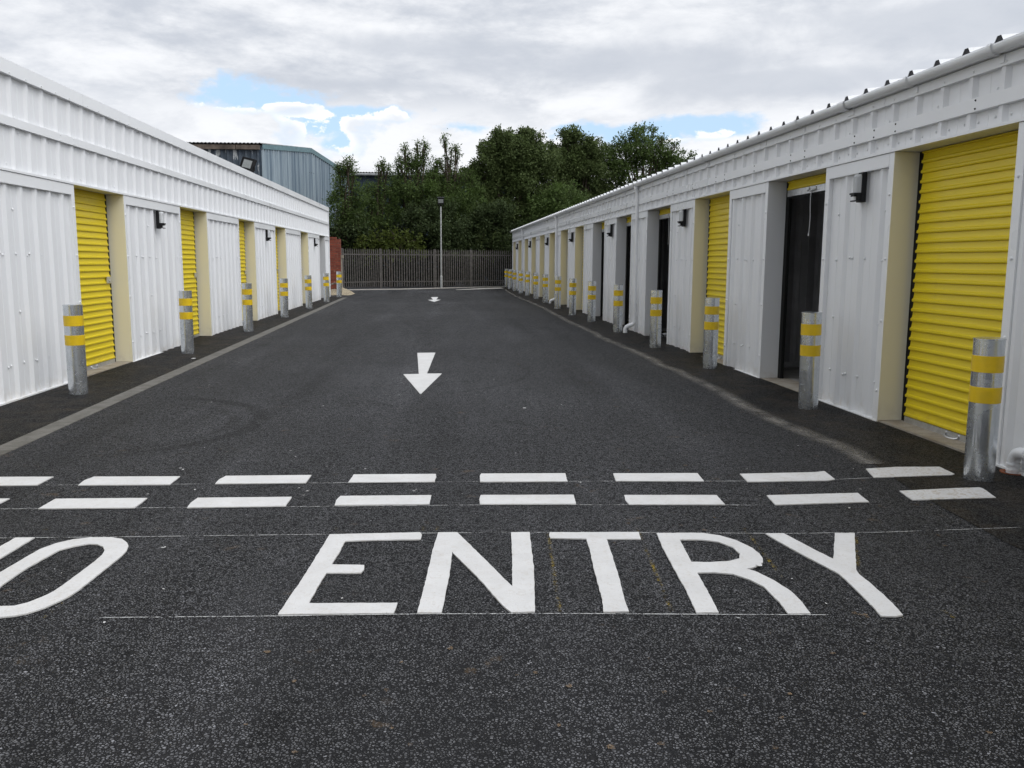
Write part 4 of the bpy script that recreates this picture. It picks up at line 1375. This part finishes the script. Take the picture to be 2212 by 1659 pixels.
def tree(name, label, Y, lobes, mat, leaf=.17, dens=520, narrow=.55, depth=.5, base=None, group='trees behind the fence', cat='tree', trunk=True):
    s = Y / 1869.0
    L3 = []
    r2 = random.Random(hash(label) % 1000 if False else len(label) * 7 + int(Y * 10))
    for (x, y, r) in lobes:
        R = r * s
        p = atY(x, y, Y + r2.uniform(-depth, depth) * max(R, .4))
        L3.append((p, R))
    cx = sum(p.x * R for p, R in L3) / sum(R for p, R in L3)
    bx = cx if base is None else atY(base, 600, Y).x
    root = empty(name, (bx, Y, 0)); tag(root, label, cat, group)
    rng = np.random.default_rng(len(label) * 13 + int(Y * 100))
    V = foliage([((p.x - bx, p.y - Y, p.z), R) for p, R in L3], leaf, dens, rng, narrow)
    leaf_obj('crown', V, mat, root)
    m = MB()
    zt = max(p.z + R * .6 for p, R in L3)
    hz = zt * .55
    tr0 = max(.05, min(.26, .028 * zt))
    m.tube([(0, 0, -.1), (.05, .03, hz * .4), (-.03, .05, hz), ], [tr0, tr0 * .8, tr0 * .55], 9)
    for p, R in L3:
        st = hz * (.35 + .5 * r2.random())
        st = min(st, max(.2, p.z * .8))
        e = Vector((p.x - bx, p.y - Y, p.z + R * .55)); b0 = Vector((0, 0, st))
        mid = b0.lerp(e, .55) + Vector((r2.uniform(-.2, .2), r2.uniform(-.2, .2), .25))
        m.tube([b0, mid, e], [tr0 * .42, tr0 * .24, .012], 6, caps=False)
        for q in range(3):
            d = Vector((r2.uniform(-1, 1), r2.uniform(-1, 1), r2.uniform(-.2, 1))).normalized() * R * .8
            c0 = Vector((p.x - bx, p.y - Y, p.z)); m.tube([mid.lerp(c0, .6), c0 + d * .5, c0 + d], [tr0 * .16, .016, .008], 5, caps=False)
    m.build('trunk', M['bark'], root)
    return root


# big broadleaved trees on the right, behind the storage building
tree('broadleaf_tree', 'tall dense broadleaf tree with domed crown at the middle of the skyline', 50.5,
     [(1105, 322, 48), (1070, 352, 42), (1140, 330, 44), (1165, 362, 42), (1045, 400, 40), (1110, 390, 60), (1160, 420, 50), (1060, 455, 52), (1120, 465, 62), (1170, 480, 46), (1092, 300, 24), (1125, 296, 22), (1063, 322, 22), (1155, 300, 20), (1032, 372, 24), (1036, 350, 18), (1046, 322, 22), (1050, 340, 24), (1016, 372, 18), (1004, 376, 16), (1024, 358, 12), (1080, 296, 18), (1140, 288, 14)],
     M['leaf_oak'], leaf=.145, dens=1750, narrow=.62)
tree('broadleaf_tree', 'rounded broadleaf tree in the middle of the right clump', 51.5,
     [(1235, 325, 42), (1205, 345, 36), (1268, 340, 40), (1290, 372, 40), (1230, 385, 58), (1280, 425, 52), (1205, 432, 50), (1245, 460, 52), (1225, 298, 20), (1246, 294, 18), (1188, 318, 16), (1272, 312, 16)],
     M['leaf_oak'], leaf=.145, dens=1750, narrow=.62)
tree('broadleaf_tree', 'loose topped tree above the right storage roof, farthest right', 52.5,
     [(1345, 335, 40), (1385, 318, 40), (1420, 330, 36), (1310, 350, 30), (1360, 375, 48), (1420, 372, 44), (1455, 355, 34), (1478, 362, 20), (1495, 335, 9), (1488, 352, 14), (1375, 284, 13), (1392, 276, 8), (1411, 278, 9), (1432, 300, 12), (1350, 302, 14), (1330, 312, 10), (1454, 318, 14), (1310, 318, 8), (1302, 405, 40), (1350, 430, 40), (1440, 400, 36)],
     M['leaf_ash'], leaf=.155, dens=1000, narrow=.5)
tree('broadleaf_tree', 'mid height green tree in front of the right clump', 48.5,
     [(1215, 425, 38), (1180, 455, 42), (1225, 465, 44), (1155, 485, 40), (1255, 450, 30), (1195, 510, 46), (1140, 520, 36)],
     M['leaf_ash'], leaf=.155, dens=1050, narrow=.55)
# ash saplings on the left
tree('ash_tree', 'feathery ash against the corner of the blue warehouse', 47.0,
     [(748, 362, 11), (734, 366, 12), (760, 366, 9), (750, 350, 6), (742, 372, 20), (756, 352, 10), (728, 358, 10), (766, 380, 9), (735, 400, 26), (760, 402, 16), (745, 440, 34), (725, 475, 30), (760, 478, 34), (735, 515, 34), (722, 430, 22), (775, 425, 24), (770, 455, 28), (745, 480, 34), (715, 505, 24), (762, 515, 30)],
     M['leaf_ash'], leaf=.155, dens=1050, narrow=.34)
tree('ash_tree', 'thin ash sapling standing alone above the shed roof', 48.2,
     [(828, 360, 8), (818, 358, 5), (838, 364, 6), (826, 351, 6), (822, 368, 10), (834, 372, 9), (826, 392, 12), (805, 430, 28), (835, 440, 32), (788, 450, 28), (815, 480, 38), (790, 410, 20), (845, 415, 26), (815, 408, 18), (780, 480, 32), (850, 465, 34), (800, 505, 32), (840, 505, 34)],
     M['leaf_ash'], leaf=.15, dens=1050, narrow=.34)
tree('ash_tree', 'open ash with two spires right of the shed roof', 48.8,
     [(876, 330, 9), (878, 355, 15), (903, 328, 9), (904, 356, 16), (918, 325, 8), (916, 352, 13), (890, 358, 15), (862, 356, 9), (858, 385, 14), (874, 318, 8), (880, 340, 14), (902, 314, 8), (918, 312, 7), (905, 340, 14), (918, 338, 9), (862, 345, 9), (858, 365, 10), (870, 378, 18), (898, 372, 24), (884, 412, 36), (915, 415, 34), (870, 450, 40), (905, 455, 42), (862, 405, 24), (890, 490, 40), (860, 490, 34), (925, 385, 22)],
     M['leaf_ash'], leaf=.15, dens=1050, narrow=.34)
tree('ash_tree', 'ash with one bare leggy shoot left of the tall dome', 49.4,
     [(972, 352, 9), (986, 345, 6), (965, 340, 5), (950, 350, 10), (960, 298, 8), (963, 311, 7), (984, 318, 7), (976, 325, 6), (990, 332, 5), (940, 360, 22), (965, 372, 26), (930, 382, 22), (990, 385, 20), (955, 412, 42), (985, 430, 40), (1010, 385, 26), (1022, 405, 26), (935, 425, 36), (1005, 425, 36), (965, 455, 42), (1015, 450, 36), (930, 455, 36)],
     M['leaf_ash'], leaf=.15, dens=1050, narrow=.36)
# understorey
tree('dark_shrub', 'dark tall shrub directly behind the lamp post', 47.6, [(930, 455, 38), (965, 470, 42), (905, 480, 40), (950, 515, 44), (990, 505, 42), (915, 530, 38), (975, 550, 36)], M['leaf_dark'], leaf=.15, dens=1050, group='shrubs behind the fence', cat='shrub')
tree('dark_shrub', 'dark shrub between the lamp post and the right building', 48.6, [(1035, 470, 42), (1070, 490, 44), (1010, 500, 40), (1050, 530, 44), (1090, 535, 42), (1020, 550, 36), (1085, 460, 34), (1110, 500, 34)], M['leaf_dark'], leaf=.15, dens=1050, group='shrubs behind the fence', cat='shrub')
tree('leafy_bush', 'yellow-green leafy bush hanging over the fence left of the lamp', 45.9, [(820, 520, 26), (855, 512, 26), (788, 528, 24), (885, 522, 24), (840, 538, 26), (870, 545, 22), (800, 550, 22), (908, 545, 18)], M['leaf_lime'], leaf=.16, dens=620, group='shrubs behind the fence', cat='shrub', narrow=.6, depth=.2)
tree('dark_shrub', 'shadowy shrub beside the brick wall', 46.6, [(755, 520, 26), (738, 505, 22), (775, 490, 30), (748, 555, 22), (770, 545, 24)], M['leaf_dark'], leaf=.18, dens=640, group='shrubs behind the fence', cat='shrub')
tree('leafy_bush', 'sparse grey-green bush along the fence right of the lamp', 48.2, [(1000, 530, 20), (1040, 520, 24), (1080, 522, 24), (1105, 530, 18), (970, 540, 18), (1020, 545, 20), (1065, 548, 20)], M['leaf_oak'], leaf=.16, dens=600, group='shrubs behind the fence', cat='shrub', narrow=.6, depth=.2)
# hedge filling behind the palings, its shade held in the leaf colour
V = []
rng = np.random.default_rng(5)
hl = []
for k in range(46):
    x = -7.0 + 14.5 * k / 45.0
    yb = 46.2 + .42 * max(0, x + 3.2)
    hl.append(((x, yb + rng.uniform(0, .6), rng.uniform(.5, 1.0)), rng.uniform(.7, .95)))
    hl.append(((x, yb + rng.uniform(.2, 1.2), rng.uniform(1.7, 2.6)), rng.uniform(.7, 1.0)))
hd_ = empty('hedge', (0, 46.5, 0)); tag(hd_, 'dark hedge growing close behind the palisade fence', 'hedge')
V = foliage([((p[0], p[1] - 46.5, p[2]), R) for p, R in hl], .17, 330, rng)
leaf_obj('foliage', V, M['leaf_hedge_shade'], hd_)

# ------------------------------------------------------------------ render settings
SC.view_settings.view_transform = 'Standard'
SC.view_settings.look = 'None'
SC.view_settings.exposure = 0.40
SC.view_settings.gamma = 1.0
SC.cycles.max_bounces = 6
SC.cycles.diffuse_bounces = 4
SC.cycles.transparent_max_bounces = 12
